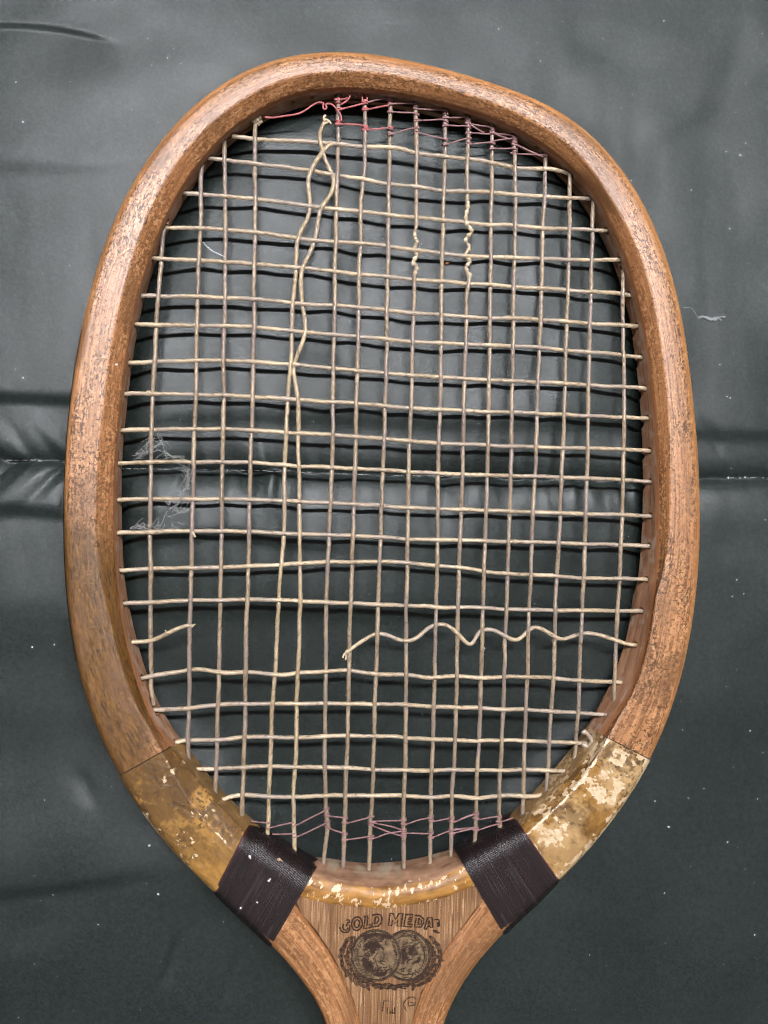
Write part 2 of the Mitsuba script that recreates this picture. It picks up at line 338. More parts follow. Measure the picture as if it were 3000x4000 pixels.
def hoop_loft(lo, hi, off=0.0, z_up=0.0, shear_lo=0.0, shear_hi=0.0, inner_to=None, step=1, caps=True, wob=None):
    """Closed tube along the bent hoop. off: how much proud of the wood, in mm."""
    idx = np.arange(lo, hi + 1, step)
    k = off / 0.09
    o, nn = O[idx], NRM[idx]
    a, w_r, w_e, w_w = arm[idx], wR[idx], wE[idx], wW[idx]
    zR = ZS + 9.0 + off
    zE = ZS + 5.2 * (1 - a) + 8.7 * a + off
    prof = [  # (inward distance in px, z, u-across in mm)
        (-k - 4 + 0 * a, ZS + 0 * a), (-k + 0 * a, ZS + 7.4 + off * 0.5 + 0 * a), (3 - k * 0.7 + 0 * a, ZS + 8.5 + off * 0.7 + 0 * a), (10 + 0 * a, ZS + 9.2 + off + 0 * a), (22 + 0 * a, ZS + 9.4 + off + 0 * a),
        (w_r * 0.55, ZS + 9.5 + off + 0 * a), (w_r - 9, zR + 0.15 + 0 * a), (w_r, zR - 0.05 + 0 * a), (np.minimum(w_r + 7, (w_r + w_e) / 2), zR - 0.45 + 0 * a),
        ((w_r + w_e) / 2, (zR + zE) / 2), (w_e - 5, zE + 0.25), (w_e + 1 + k * 0.4, zE - 0.5), (w_e * 0.72 + w_w * 0.28 + k * 0.6, ZS + 2.8 * (1 - a) + 4 * a),
        (w_w + k, ZS - 4.6 + 0 * a)]
    rings, vs = [], []
    for dpx, z in prof:
        q = o + nn * np.asarray(dpx)[:, None]
        if wob is not None:
            z = z + wob
        rings.append(at(q[:, 0], q[:, 1], z))
    top = np.stack(rings, 1)
    n_top = top.shape[1]
    bot = top[:, [12, 11, 9, 7, 5, 3, 2, 1]].copy()
    bot[:, :, 2] = 2 * ZS - bot[:, :, 2]
    ring = np.concatenate([top, bot], 1)
    seg = np.linalg.norm(np.diff(ring, axis=1), axis=2)
    v = np.broadcast_to(np.array([-9, -2.6, -0.7, 0.4, 1.7, 6, 10.2, 11, 11.7, 14, 16.5, 17.2, 21, 27, 31, 33, 35, 38, 41, 45, 47, 48.0]), ring.shape[:2])
    mid = ring[:, 5]
    u = np.concatenate([[0], np.cumsum(np.linalg.norm(np.diff(mid, axis=0), axis=1))]) + SS[lo] * 0.09
    n, m = ring.shape[:2]
    if shear_lo or shear_hi:
        pass
    verts = ring.reshape(-1, 3)
    uv = np.stack([np.repeat(u, m), v.reshape(-1)], 1)
    i, j = np.meshgrid(np.arange(n - 1), np.arange(m), indexing='ij')
    a_, b_, c_, d_ = i * m + j, i * m + (j + 1) % m, (i + 1) * m + (j + 1) % m, (i + 1) * m + j
    f = np.concatenate([np.stack([a_, c_, b_], -1).reshape(-1, 3), np.stack([a_, d_, c_], -1).reshape(-1, 3)])
    if caps:
        c0, c1 = len(verts), len(verts) + 1
        verts = np.vstack([verts, ring[0].mean(0), ring[-1].mean(0)])
        uv = np.vstack([uv, [u[0], 5], [u[-1], 5]])
        jj = np.arange(m)
        f = np.vstack([f, np.stack([jj, (jj + 1) % m, jj * 0 + c0], 1), np.stack([(n - 1) * m + (jj + 1) % m, (n - 1) * m + jj, jj * 0 + c1], 1)])
    return verts, f, uv, ring, u


def outward(v, f):
    t = trimesh.Trimesh(v, f, process=False)
    return f[:, ::-1] if t.volume < 0 else f


def idx_of(pt):
    return int(np.linalg.norm(O - np.array(pt), axis=1).argmin())


# ------------------------------------------------------------------ strings, as measured (pixels)
MAINS = [
    [(645, 893), (640, 905), (630, 1018), (617, 1181), (608, 1362), (597, 1542), (592, 1723), (588, 1904), (586, 2045), (588, 2226), (588, 2407), (590, 2588), (592, 2700), (599, 2735), (603, 2755)],
    [(789, 630), (787, 654), (784, 781), (783, 871), (776, 1045), (771, 1226), (766, 1407), (764, 1588), (759, 1723), (755, 1904), (750, 2090), (747, 2271), (741, 2452), (740, 2633), (739, 2768), (735, 2904), (737, 2965), (738, 2990)],
    [(874, 520), (875, 542), (879, 708), (881, 835), (880, 1000), (877, 1271), (873, 1407), (875, 1542), (871, 1723), (868, 1904), (865, 2090), (863, 2271), (859, 2452), (855, 2633), (850, 2814), (847, 2949), (842, 3086), (842, 3110)],
    [(1003, 450), (997, 489), (996, 598), (996, 904), (993, 1045), (992, 1271), (988, 1407), (987, 1588), (981, 1723), (976, 1904), (972, 2090), (969, 2271), (963, 2452), (960, 2633), (958, 2768), (954, 2949), (948, 3107), (946, 3162), (946, 3185)],
    [(1301, 558), (1269, 583), (1239, 624), (1207, 687), (1205, 741), (1210, 805), (1198, 859), (1175, 904), (1162, 958), (1157, 1018), (1153, 1090), (1144, 1181), (1139, 1316), (1137, 1407), (1126, 1542), (1119, 1678), (1112, 1814), (1112, 1949),
     (1108, 2090), (1097, 2226), (1088, 2362), (1080, 2542), (1071, 2678), (1062, 2814), (1058, 2949), (1053, 3045), (1050, 3150), (1048, 3215), (1047, 3260)],
    [(1270, 466), (1262, 487), (1253, 507), (1251, 544), (1257, 575), (1275, 633), (1299, 687), (1303, 723), (1284, 769), (1252, 823), (1239, 895), (1225, 949), (1203, 1000), (1180, 1055), (1175, 1136), (1184, 1199), (1193, 1280), (1180, 1344), (1153, 1411),
     (1148, 1452), (1157, 1515), (1165, 1588), (1166, 1723), (1169, 1904), (1171, 2090), (1173, 2271), (1169, 2452), (1164, 2633), (1158, 2768), (1156, 2949), (1148, 3054), (1147, 3181), (1149, 3258), (1151, 3313), (1154, 3352)],
    [(1321, 365), (1321, 417), (1321, 542), (1317, 723), (1313, 904), (1309, 1045), (1306, 1226), (1302, 1407), (1300, 1542), (1301, 1678), (1295, 1859), (1288, 2045), (1280, 2226), (1275, 2362), (1273, 2542), (1272, 2723), (1269, 2904), (1270, 3018), (1273, 3136), (1278, 3226), (1273, 3298), (1265, 3361), (1263, 3385)],
    [(1424, 395), (1426, 489), (1425, 598), (1422, 680), (1412, 769), (1409, 949), (1404, 1045), (1401, 1226), (1397, 1407), (1393, 1588), (1389, 1769), (1383, 1949), (1379, 2090), (1373, 2271), (1366, 2452), (1363, 2633), (1360, 2814), (1356, 2949), (1350, 3045), (1347, 3181), (1343, 3316), (1341, 3376), (1340, 3400)],
    [(1523, 380), (1523, 542), (1519, 723), (1517, 904), (1514, 1090), (1511, 1271), (1509, 1452), (1505, 1588), (1501, 1723), (1493, 1904), (1487, 2090), (1480, 2271), (1473, 2520), (1465, 2723), (1460, 2904), (1456, 3045), (1449, 3181), (1446, 3271), (1442, 3398), (1441, 3420)],
    [(1624, 403), (1626, 480), (1628, 562), (1627, 723), (1625, 840), (1625, 890), (1619, 923), (1633, 948), (1622, 960), (1620, 984), (1629, 1003), (1615, 1024), (1626, 1039), (1620, 1064), (1618, 1118), (1613, 1271), (1609, 1452), (1604, 1633), (1598, 1814), (1595, 1976), (1593, 2090), (1589, 2271), (1586, 2452), (1587, 2633), (1584, 2814), (1583, 2976), (1580, 3045), (1577, 3181), (1576, 3298), (1579, 3390), (1580, 3412)],
    [(1740, 425), (1739, 500), (1737, 678), (1731, 859), (1728, 986), (1726, 1045), (1724, 1181), (1722, 1362), (1720, 1542), (1715, 1723), (1712, 1904), (1710, 2090), (1706, 2271), (1701, 2452), (1698, 2633), (1693, 2814), (1690, 2976), (1685, 3045), (1683, 3181), (1681, 3316), (1680, 3362), (1680, 3385)],
    [(1826, 455), (1828, 500), (1829, 580), (1828, 633), (1825, 787), (1826, 820), (1823, 865), (1838, 898), (1841, 912), (1822, 936), (1828, 959), (1824, 981), (1816, 1002), (1839, 1020), (1820, 1046), (1832, 1075), (1825, 1136), (1821, 1271), (1816, 1407), (1813, 1542), (1810, 1723), (1805, 1904), (1798, 2090), (1792, 2271), (1787, 2452), (1785, 2633), (1780, 2814), (1774, 2976), (1769, 3045), (1764, 3181), (1762, 3316), (1762, 3345)],
    [(1921, 475), (1922, 583), (1921, 723), (1918, 904), (1916, 1045), (1914, 1226), (1912, 1407), (1910, 1542), (1907, 1723), (1902, 1904), (1896, 2090), (1890, 2271), (1885, 2407), (1880, 2600), (1877, 2723), (1871, 2904), (1862, 3045), (1859, 3181), (1857, 3260), (1856, 3300)],
    [(2008, 535), (2010, 600), (2013, 723), (2013, 904), (2009, 1018), (2006, 1181), (2004, 1362), (2002, 1497), (1998, 1678), (1995, 1859), (1991, 1986), (1988, 2090), (1982, 2271), (1975, 2452), (1970, 2633), (1964, 2814), (1958, 2949), (1952, 3045), (1949, 3190), (1948, 3230)],
    [(2131, 582), (2129, 650), (2126, 789), (2120, 880), (2117, 1090), (2110, 1271), (2107, 1362), (2101, 1497), (2097, 1633), (2094, 1769), (2088, 1904), (2080, 2045), (2074, 2226), (2066, 2407), (2062, 2542), (2057, 2723), (2050, 2904), (2046, 3045), (2042, 3161), (2040, 3190)],
    [(2226, 672), (2226, 688), (2225, 789), (2225, 898), (2221, 1045), (2217, 1181), (2212, 1316), (2208, 1452), (2203, 1633), (2198, 1769), (2192, 1904), (2184, 2090), (2177, 2226), (2170, 2362), (2166, 2542), (2158, 2723), (2147, 2859), (2142, 2986), (2136, 3045), (2131, 3090)],
    [(2317, 780), (2316, 793), (2314, 880), (2312, 976), (2310, 1072), (2306, 1226), (2302, 1362), (2300, 1497), (2297, 1633), (2295, 1769), (2291, 1904), (2286, 2090), (2279, 2271), (2273, 2407), (2267, 2542), (2261, 2723), (2253, 2859), (2246, 2949), (2242, 2985)],
    [(2437, 1020), (2436, 1033), (2434, 1108), (2433, 1217), (2434, 1307), (2436, 1391), (2438, 1520), (2438, 1633), (2435, 1814), (2431, 1986), (2427, 2090), (2421, 2226), (2416, 2330), (2407, 2497), (2402, 2633), (2398, 2725), (2402, 2769), (2404, 2790)],
]
CROSS = [
    [(905, 530), (922, 533), (1008, 544), (1153, 551), (1280, 558), (1406, 573), (1479, 574), (1554, 579), (1627, 597), (1771, 615), (1907, 633), (2024, 656), (2133, 660), (2214, 674), (2228, 678)],
    [(810, 616), (834, 620), (904, 628), (1022, 642), (1203, 665), (1302, 683), (1429, 701), (1500, 717), (1627, 728), (1735, 746), (1862, 748), (2006, 759), (2133, 769), (2305, 776), (2320, 777)],
    [(700, 750), (723, 755), (787, 760), (877, 767), (1004, 778), (1212, 805), (1311, 818), (1420, 827), (1518, 839), (1618, 850), (1731, 859), (1844, 873), (1916, 877), (2015, 882), (2124, 891), (2223, 895), (2373, 902), (2390, 903)],
    [(645, 890), (665, 891), (787, 891), (877, 898), (995, 907), (1166, 931), (1311, 945), (1420, 952), (1518, 963), (1618, 976), (1726, 990), (1830, 999), (1925, 1004), (2015, 1007), (2124, 1011), (2223, 1014), (2314, 1016), (2427, 1014), (2445, 1013)],
    [(583, 1008), (601, 1009), (778, 1018), (886, 1023), (1004, 1032), (1166, 1045), (1311, 1061), (1401, 1071), (1500, 1078), (1618, 1092), (1726, 1099), (1825, 1108), (1916, 1111), (2015, 1122), (2115, 1125), (2214, 1134), (2314, 1140), (2404, 1145), (2458, 1152), (2475, 1154)],
    [(545, 1155), (561, 1156), (769, 1158), (882, 1163), (995, 1167), (1130, 1181), (1184, 1187), (1302, 1194), (1401, 1201), (1500, 1211), (1618, 1222), (1726, 1231), (1816, 1237), (1916, 1242), (2006, 1243), (2115, 1249), (2214, 1256), (2314, 1265), (2431, 1269), (2490, 1274), (2508, 1276)],
    [(516, 1266), (533, 1267), (615, 1269), (769, 1271), (877, 1273), (995, 1278), (1135, 1291), (1193, 1298), (1302, 1306), (1401, 1316), (1500, 1323), (1608, 1336), (1722, 1340), (1821, 1345), (1916, 1348), (2006, 1353), (2106, 1357), (2210, 1368), (2305, 1375), (2431, 1387), (2508, 1396), (2525, 1398)],
    [(488, 1419), (506, 1418), (606, 1414), (769, 1407), (877, 1409), (990, 1413), (1130, 1423), (1180, 1427), (1302, 1439), (1397, 1448), (1500, 1457), (1608, 1466), (1722, 1472), (1816, 1479), (1911, 1484), (2002, 1488), (2106, 1493), (2205, 1497), (2305, 1504), (2440, 1511), (2522, 1517), (2540, 1519)],
    [(470, 1538), (488, 1538), (597, 1538), (759, 1541), (877, 1545), (995, 1550), (1121, 1558), (1166, 1562), (1302, 1570), (1392, 1576), (1500, 1584), (1608, 1595), (1717, 1599), (1816, 1604), (1907, 1608), (2002, 1610), (2097, 1615), (2205, 1619), (2300, 1624), (2440, 1630), (2535, 1635), (2552, 1636)],
    [(457, 1680), (475, 1680), (588, 1678), (759, 1676), (868, 1676), (986, 1680), (1121, 1689), (1166, 1692), (1293, 1699), (1392, 1705), (1500, 1713), (1599, 1723), (1712, 1731), (1807, 1735), (1907, 1740), (1997, 1743), (2097, 1746), (2196, 1749), (2296, 1750), (2431, 1755), (2544, 1761), (2562, 1762)],
    [(445, 1809), (463, 1809), (588, 1805), (750, 1805), (868, 1805), (981, 1807), (1112, 1816), (1166, 1820), (1293, 1825), (1383, 1830), (1500, 1836), (1599, 1844), (1712, 1848), (1807, 1853), (1907, 1856), (1997, 1859), (2088, 1861), (2196, 1865), (2291, 1868), (2431, 1874), (2544, 1882), (2562, 1883)],
    [(445, 1952), (463, 1952), (588, 1949), (750, 1949), (868, 1949), (976, 1951), (1112, 1956), (1166, 1958), (1293, 1966), (1383, 1969), (1500, 1977), (1595, 1984), (1708, 1988), (1807, 1990), (1898, 1994), (1993, 1997), (2079, 2000), (2187, 2004), (2287, 2008), (2422, 2011), (2547, 2016), (2565, 2017)],
    [(445, 2081), (463, 2081), (588, 2077), (750, 2075), (868, 2075), (972, 2077), (1103, 2083), (1171, 2086), (1284, 2089), (1379, 2093), (1500, 2100), (1595, 2106), (1708, 2108), (1798, 2111), (1895, 2113), (1988, 2116), (2079, 2118), (2187, 2120), (2287, 2125), (2422, 2128), (2540, 2134), (2558, 2135)],
    [(457, 2230), (475, 2229), (588, 2223), (746, 2220), (863, 2217), (972, 2212), (1099, 2206), (1173, 2201), (1279, 2196), (1374, 2195), (1500, 2195), (1590, 2199), (1703, 2210), (1794, 2217), (1891, 2232), (1982, 2242), (2074, 2246), (2178, 2251), (2279, 2258), (2418, 2260), (2531, 2265), (2550, 2266)],
    [(470, 2358), (488, 2357), (588, 2353), (746, 2346), (859, 2344), (967, 2342), (1090, 2344), (1171, 2348), (1275, 2353), (1370, 2357), (1500, 2363), (1588, 2365), (1699, 2371), (1788, 2373), (1884, 2375), (1976, 2380), (2065, 2382), (2169, 2384), (2273, 2384), (2413, 2387), (2508, 2387), (2530, 2388)],
    [(1347, 2552), (1374, 2533), (1420, 2502), (1465, 2479), (1500, 2479), (1545, 2493), (1595, 2504), (1636, 2488), (1672, 2457), (1708, 2441), (1744, 2443), (1780, 2468), (1812, 2502), (1833, 2517), (1850, 2506), (1871, 2472), (1898, 2459), (1934, 2463), (1975, 2486), (2012, 2500), (2042, 2485),
     (2070, 2459), (2097, 2452), (2133, 2466), (2169, 2488), (2196, 2495), (2232, 2488), (2273, 2475), (2314, 2476), (2368, 2488), (2413, 2504), (2458, 2517), (2490, 2520), (2510, 2522)],
    [(535, 2650), (556, 2648), (615, 2637), (678, 2626), (750, 2617), (796, 2617), (859, 2626), (904, 2630), (958, 2626), (1004, 2628), (1076, 2635), (1121, 2635), (1166, 2628), (1275, 2623), (1365, 2619), (1429, 2628), (1500, 2635), (1588, 2637), (1645, 2644), (1699, 2646), (1785, 2642), (1880, 2648), (1970, 2644), (2061, 2644), (2169, 2649), (2269, 2658), (2404, 2665), (2440, 2667), (2470, 2668)],
    [(585, 2775), (608, 2773), (737, 2767), (850, 2753), (958, 2749), (1067, 2749), (1162, 2749), (1270, 2748), (1361, 2750), (1500, 2751), (1584, 2752), (1693, 2761), (1780, 2762), (1875, 2766), (1966, 2771), (2058, 2771), (2160, 2779), (2264, 2785), (2386, 2794), (2410, 2796)],
    [(685, 2900), (705, 2895), (737, 2891), (850, 2891), (904, 2886), (954, 2879), (1062, 2880), (1157, 2882), (1270, 2875), (1356, 2874), (1500, 2876), (1583, 2881), (1690, 2888), (1776, 2891), (1869, 2894), (1958, 2891), (2047, 2894), (2146, 2897), (2250, 2902), (2290, 2904), (2312, 2898)],
    [(740, 3000), (762, 3003), (848, 3003), (950, 2997), (1067, 2994), (1160, 2995), (1270, 2997), (1356, 2998), (1456, 3005), (1581, 3009), (1685, 3009), (1769, 3007), (1862, 3009), (1952, 3009), (2047, 3007), (2133, 3009), (2232, 3014), (2252, 3016)],
    [(855, 3128), (874, 3122), (935, 3107), (1040, 3111), (1148, 3113), (1266, 3108), (1347, 3107), (1456, 3107), (1577, 3108), (1685, 3115), (1771, 3110), (1862, 3117), (1952, 3109), (2042, 3110), (2110, 3106), (2140, 3092)],
]
STUB = [(497, 2510), (514, 2508), (575, 2505), (630, 2487), (684, 2460), (735, 2443), (756, 2442)]


def spline2(pts, step=3.0):
    p = np.array(pts, float)
    t = np.concatenate([[0], np.cumsum(np.linalg.norm(np.diff(p, axis=0), axis=1) ** 0.5)])
    cs = CubicSpline(t, p, bc_type='natural')
    q = cs(np.linspace(0, t[-1], max(60, int(np.linalg.norm(np.diff(p, axis=0), axis=1).sum() / 2))))
    s = np.concatenate([[0], np.cumsum(np.linalg.norm(np.diff(q, axis=0), axis=1))])
    n = max(4, int(s[-1] / step))
    ss = np.linspace(0, s[-1], n)
    return np.stack([np.interp(ss, s, q[:, 0]), np.interp(ss, s, q[:, 1])], 1)


def tube(path, r, sides=8, caps=True):
    """Tube along a path (mm). Returns verts, faces, uv (length in mm, angle 0..1)."""
    p = np.asarray(path, float)
    r = np.broadcast_to(np.asarray(r, float), (len(p),))
    t = np.gradient(p, axis=0)
    t /= np.linalg.norm(t, axis=1, keepdims=True) + 1e-12
    ref = np.array([0, 0, 1.0])
    a = np.cross(t, np.where(np.abs(t[:, 2:3]) < 0.95, ref, [1.0, 0, 0]))
    a /= np.linalg.norm(a, axis=1, keepdims=True) + 1e-12
    b = np.cross(t, a)
    ang = np.arange(sides + 1) * 2 * np.pi / sides
    v = p[:, None] + r[:, None, None] * (np.cos(ang)[None, :, None] * a[:, None] + np.sin(ang)[None, :, None] * b[:, None])
    nrm = (np.cos(ang)[None, :, None] * a[:, None] + np.sin(ang)[None, :, None] * b[:, None])
    s = np.concatenate([[0], np.cumsum(np.linalg.norm(np.diff(p, axis=0), axis=1))])
    uv = np.stack(np.broadcast_arrays(s[:, None], ang[None] / (2 * np.pi)), -1).reshape(-1, 2)
    m = sides + 1
    i, j = np.meshgrid(np.arange(len(p) - 1), np.arange(sides), indexing='ij')
    q = np.stack([i * m + j, i * m + j + 1, (i + 1) * m + j + 1, (i + 1) * m + j], -1).reshape(-1, 4)
    f = np.vstack([q[:, [0, 1, 2]], q[:, [0, 2, 3]]])
    verts = v.reshape(-1, 3)
    if caps:
        n0 = len(verts)
        verts = np.vstack([verts, p[0] - t[0] * r[0] * 0.4, p[-1] + t[-1] * r[-1] * 0.4])
        uv = np.vstack([uv, uv[0], uv[-4]])
        jj = np.arange(sides)
        e = (len(p) - 1) * m
        f = np.vstack([f, np.stack([jj + 1, jj, jj * 0 + n0], 1), np.stack([e + jj, e + jj + 1, jj * 0 + n0 + 1], 1)])
    return verts, f, uv


def put_tube(key, path, r, mat, sides=8):
    v, f, uv = tube(path, r, sides)
    return put(key, (v, f), mat, smooth=True, uv=uv)


mains2 = [spline2(p) for p in MAINS]
cross2 = [spline2(p) for p in CROSS]
R_S = 0.74


def z_along(path, others, parity, sign):
    """Weave: the string passes over and under the strings it crosses."""
    ks, zs = [], []
    for j, o in enumerate(others):
        d = np.linalg.norm(path[:, None, :] - o[None, ::3, :], axis=2)
        k = np.unravel_index(d.argmin(), d.shape)
        if d[k] < 14:
            ks.append(k[0])
            zs.append(sign * (1 if (parity + j + 1) % 2 == 0 else -1) * R_S * 0.82)
    z = np.zeros(len(path))
    if len(ks) > 1:
        o = np.argsort(ks)
        kk, zz = np.array(ks)[o], np.array(zs)[o]
        u, first = np.unique(kk, return_index=True)
        z = np.interp(np.arange(len(path)), np.concatenate([[0], u, [len(path) - 1]]), np.concatenate([[0], zz[first], [0]]))
        z = gaussian_filter1d(z, 5, mode='nearest')
    return z


def string_path(p2, z):
    return at(p2[:, 0], p2[:, 1], ZS + z)


def wobble(n, amp, seed, sig=6):
    r = np.random.default_rng(seed)
    return gaussian_filter1d(r.normal(0, 1, n), sig, mode='nearest') * amp * math.sqrt(2 * sig * 1.77)


main_paths, cross_paths = [], []
for i, p2 in enumerate(mains2):
    z = z_along(p2, cross2, i + 1, -1)
    if i in (4, 5):
        loose = np.clip((950 - p2[:, 1]) / 400, 0, 1)
        z = z + (1.6 if i == 4 else 0.9) * loose * (1 - 0.3 * loose)
    p = string_path(p2, z)
    main_paths.append(p)
for j, p2 in enumerate(cross2):
    z = z_along(p2, mains2, j + 1, 1)
    cross_paths.append(string_path(p2, z))

# ------------------------------------------------------------------ the racket: bent wooden hoop, drilled for the strings
ROOT = 'tennis_racket'
tag(ROOT, 'old wooden racket with broken gut strings and dark bound shoulders, lying on dark cloth', 'racket')
v, f, uv, ring, u_mm = hoop_loft(0, len(SS) - 1, step=2)
f = outward(v, f)
hoop = m3.Manifold(m3.Mesh(np.hstack([v, uv]).astype(np.float32), f.astype(np.uint32)))
cut = []


def drill(p, d, r=1.4, back=1.5, depth=5.0):
    d = d / np.linalg.norm(d)
    c = m3.Manifold.cylinder(back + depth, r, r, 12)
    zax = d
    xax = np.cross(zax, [0, 0, 1.0])
    xax /= np.linalg.norm(xax)
    yax = np.cross(zax, xax)
    M = np.column_stack([xax, yax, zax, p - d * back])
    cut.append(c.transform(M))


def ends(path):
    return (path[6], path[0] - path[6]), (path[-7], path[-1] - path[-7])


for i, p in enumerate(main_paths):
    a, b = ends(p)
    if i not in (4, 5):
        drill(*a)
    if i < 4 or i > 13:
        drill(*b)
for j, p in enumerate(cross_paths):
    a, b = ends(p)
    if j != 15:
        drill(*a)
    drill(*b)
    q = b[0] + np.array([0.3, 0, 0])
    if 3 < j < 16:     # slots worn down from the holes of the right wall
        s1 = m3.Manifold.sphere(1.15, 12).translate((q + [1.6, -0.7, -0.6]).tolist())
        s2 = m3.Manifold.sphere(1.5, 12).translate((q + [-0.6, -1.9, -5.2]).tolist())
        cut.append(m3.Manifold.batch_hull([s1, s2]))
for hp in ((1219, 376), (1143, 396), (1205, 425), (2100, 592)):
    drill(at(hp[0], hp[1] + 14, ZS + 0.5), np.array([0, 1.0, 0.0]), 0.9, 1.0, 5.0)
hoop = hoop - m3.Manifold.batch_boolean(cut, m3.OpType.Add)
hm = hoop.to_mesh()
hv = np.asarray(hm.vert_properties, float)
hf = np.asarray(hm.tri_verts)
# split the vertices where the surface turns sharply, keeping the uv of each
nf = np.cross(hv[hf[:, 1], :3] - hv[hf[:, 0], :3], hv[hf[:, 2], :3] - hv[hf[:, 0], :3])


def smooth_split(v, f, uv, angle=38):
    """Vertex splits at sharp edges by grouping corners around each position by normal."""
    key = np.round(v / 1e-4).astype(np.int64)
    _, inv = np.unique(key, axis=0, return_inverse=True)
    inv = inv.ravel()
    n = np.cross(v[f[:, 1]] - v[f[:, 0]], v[f[:, 2]] - v[f[:, 0]])
    ln = np.linalg.norm(n, axis=1)
    un = n / np.maximum(ln, 1e-12)[:, None]
    corners = inv[f].ravel()
    faces = np.repeat(np.arange(len(f)), 3)
    order = np.argsort(corners, kind='stable')
    cs, fs = corners[order], faces[order]
    bounds = np.concatenate([[0], np.nonzero(np.diff(cs))[0] + 1, [len(cs)]])
    cn = np.zeros((len(order), 3))
    ca = math.cos(math.radians(angle))
    for a, b in zip(bounds[:-1], bounds[1:]):
        nn = un[fs[a:b]]
        w = (nn @ nn.T > ca)
        cn[order[a:b]] = w @ n[fs[a:b]]
    cn /= np.maximum(np.linalg.norm(cn, axis=1, keepdims=True), 1e-12)
    vv = v[f.ravel()]
    uu = uv[f.ravel()]
    ff = np.arange(len(vv)).reshape(-1, 3)
    full = np.hstack([np.round(vv, 5), np.round(uu, 3), np.round(cn, 3)])
    _, first, inv2 = np.unique(full, axis=0, return_index=True, return_inverse=True)
    return vv[first], inv2.ravel()[ff], uu[first], cn[first]


def put_n(key, v, f, uv, bsdf_key, angle=38):
    vv, ff, uu, nn = smooth_split(np.asarray(v, float), np.asarray(f), np.asarray(uv, float), angle)
    path = meshkit.write_ply((vv * MM, ff), False, uu, None, normals=nn)
    base, n = key, 0
    while key in scene:
        n += 1
        key = f'{base}_{n:03d}'
    scene[key] = {'type': 'ply', 'filename': path, 'face_normals': False, 'bsdf': {'type': 'ref', 'id': bsdf_key}}
    return key


put_n(ROOT + '__hoop', hv[:, :3], hf, hv[:, 3:5], 'mat_wood')

# parchment sleeves over both shoulders
for (a, b), lab in ((((842, 3485), (470, 3032)), 'stained ochre parchment sleeve on the left shoulder'), (((2535, 2965), (2176, 3436)), 'flaking ochre parchment sleeve on the right shoulder')):
    ia, ib = idx_of(a), idx_of(b)
    v, f, uv, ring, _ = hoop_loft(ia, ib, off=0.35, step=2)
    # the cut edge runs askew
    n, m = ring.shape[:2]
    left = a[0] < 1500
    k = np.linspace(0, 1, n)
    k = k ** 3 if left else (1 - k) ** 3
    shift = np.array([-7.0, 22.0]) * 0 if left else np.array([0, 0.0])
    f = outward(v, f)
    key = put_n(ROOT + '__shoulder_sleeve', v, f, uv, 'mat_sleeve')
    tag(key, lab)
    cut_end = min((ring[0], ring[-1]), key=lambda r_: -r_[:, 1].mean())     # the end further from the throat
    put_tube(ROOT + '__joint', cut_end[1:12], 0.16, 'mat_hole', 5)

# throat bridge
BW = [(1150, 3325), (1215, 3345), (1280, 3351), (1363, 3365), (1453, 3370), (1562, 3363), (1670, 3343), (1753, 3320), (1850, 3300), (1930, 3270)]
BE = [(1100, 3340), (1170, 3385), (1254, 3423), (1345, 3443), (1489, 3459), (1562, 3455), (1670, 3437), (1764, 3401), (1870, 3345), (1960, 3280)]
BR = [(1030, 3400), (1120, 3470), (1215, 3512), (1345, 3535), (1489, 3546), (1562, 3540), (1670, 3521), (1800, 3481), (1920, 3420), (2010, 3350)]


def resample(pts, n):
    p = spline2(pts, 6.0)
    s = np.concatenate([[0], np.cumsum(np.linalg.norm(np.diff(p, axis=0), axis=1))])
    ss = np.linspace(0, s[-1], n)
    return np.stack([np.interp(ss, s, p[:, 0]), np.interp(ss, s, p[:, 1])], 1)


NB = 90
bw, be, br = resample(BW, NB), resample(BE, NB), resample(BR, NB)
prof = [(bw, ZS - 9.0, 0.0), (bw * 0.97 + be * 0.03, ZS - 7.5, 0.03), (bw * 0.6 + be * 0.4, ZS + 1.5, 0.3), (bw * 0.12 + be * 0.88, ZS + 6.4, 0.55), (be, ZS + 7.3, 0.62), (be * 0.8 + br * 0.2, ZS + 8.6, 0.7),
        (be * 0.5 + br * 0.5, ZS + 9.4, 0.8), (be * 0.2 + br * 0.8, ZS + 9.5, 0.92), (br, ZS + 9.0, 1.0), (br + [0, 4], ZS + 8.2, 1.03)]
rows = [at(q[:, 0], q[:, 1], z) for q, z, _ in prof]
irr = (np.random.default_rng(3).normal(0, 1, (NB, len(prof))))
irr = gaussian_filter(irr, (3, 0.8)) * 0.55
for k in range(len(rows)):
    rows[k][:, 2] += irr[:, k]
ring = np.stack(rows + [rows[-1] - [0, 0, 12.0], rows[0] + [0, -1.0, 0]], 1)
n, m = ring.shape[:2]
i, j = np.meshgrid(np.arange(n - 1), np.arange(m), indexing='ij')
q = np.stack([i * m + j, i * m + (j + 1) % m, (i + 1) * m + (j + 1) % m, (i + 1) * m + j], -1).reshape(-1, 4)
f = np.vstack([q[:, [0, 1, 2]], q[:, [0, 2, 3]]])
uvv = np.array([x[2] for x in prof] + [1.2, -0.1])
uv = np.stack([np.repeat(be[:, 0] * 0.09, m), np.tile(uvv, n)], 1)
v = ring.reshape(-1, 3)
key = put_n(ROOT + '__bridge', v, outward(v, f), uv, 'mat_bridge', 50)
tag(key, 'curved throat bridge with flaking yellow lacquer along its lower edge')

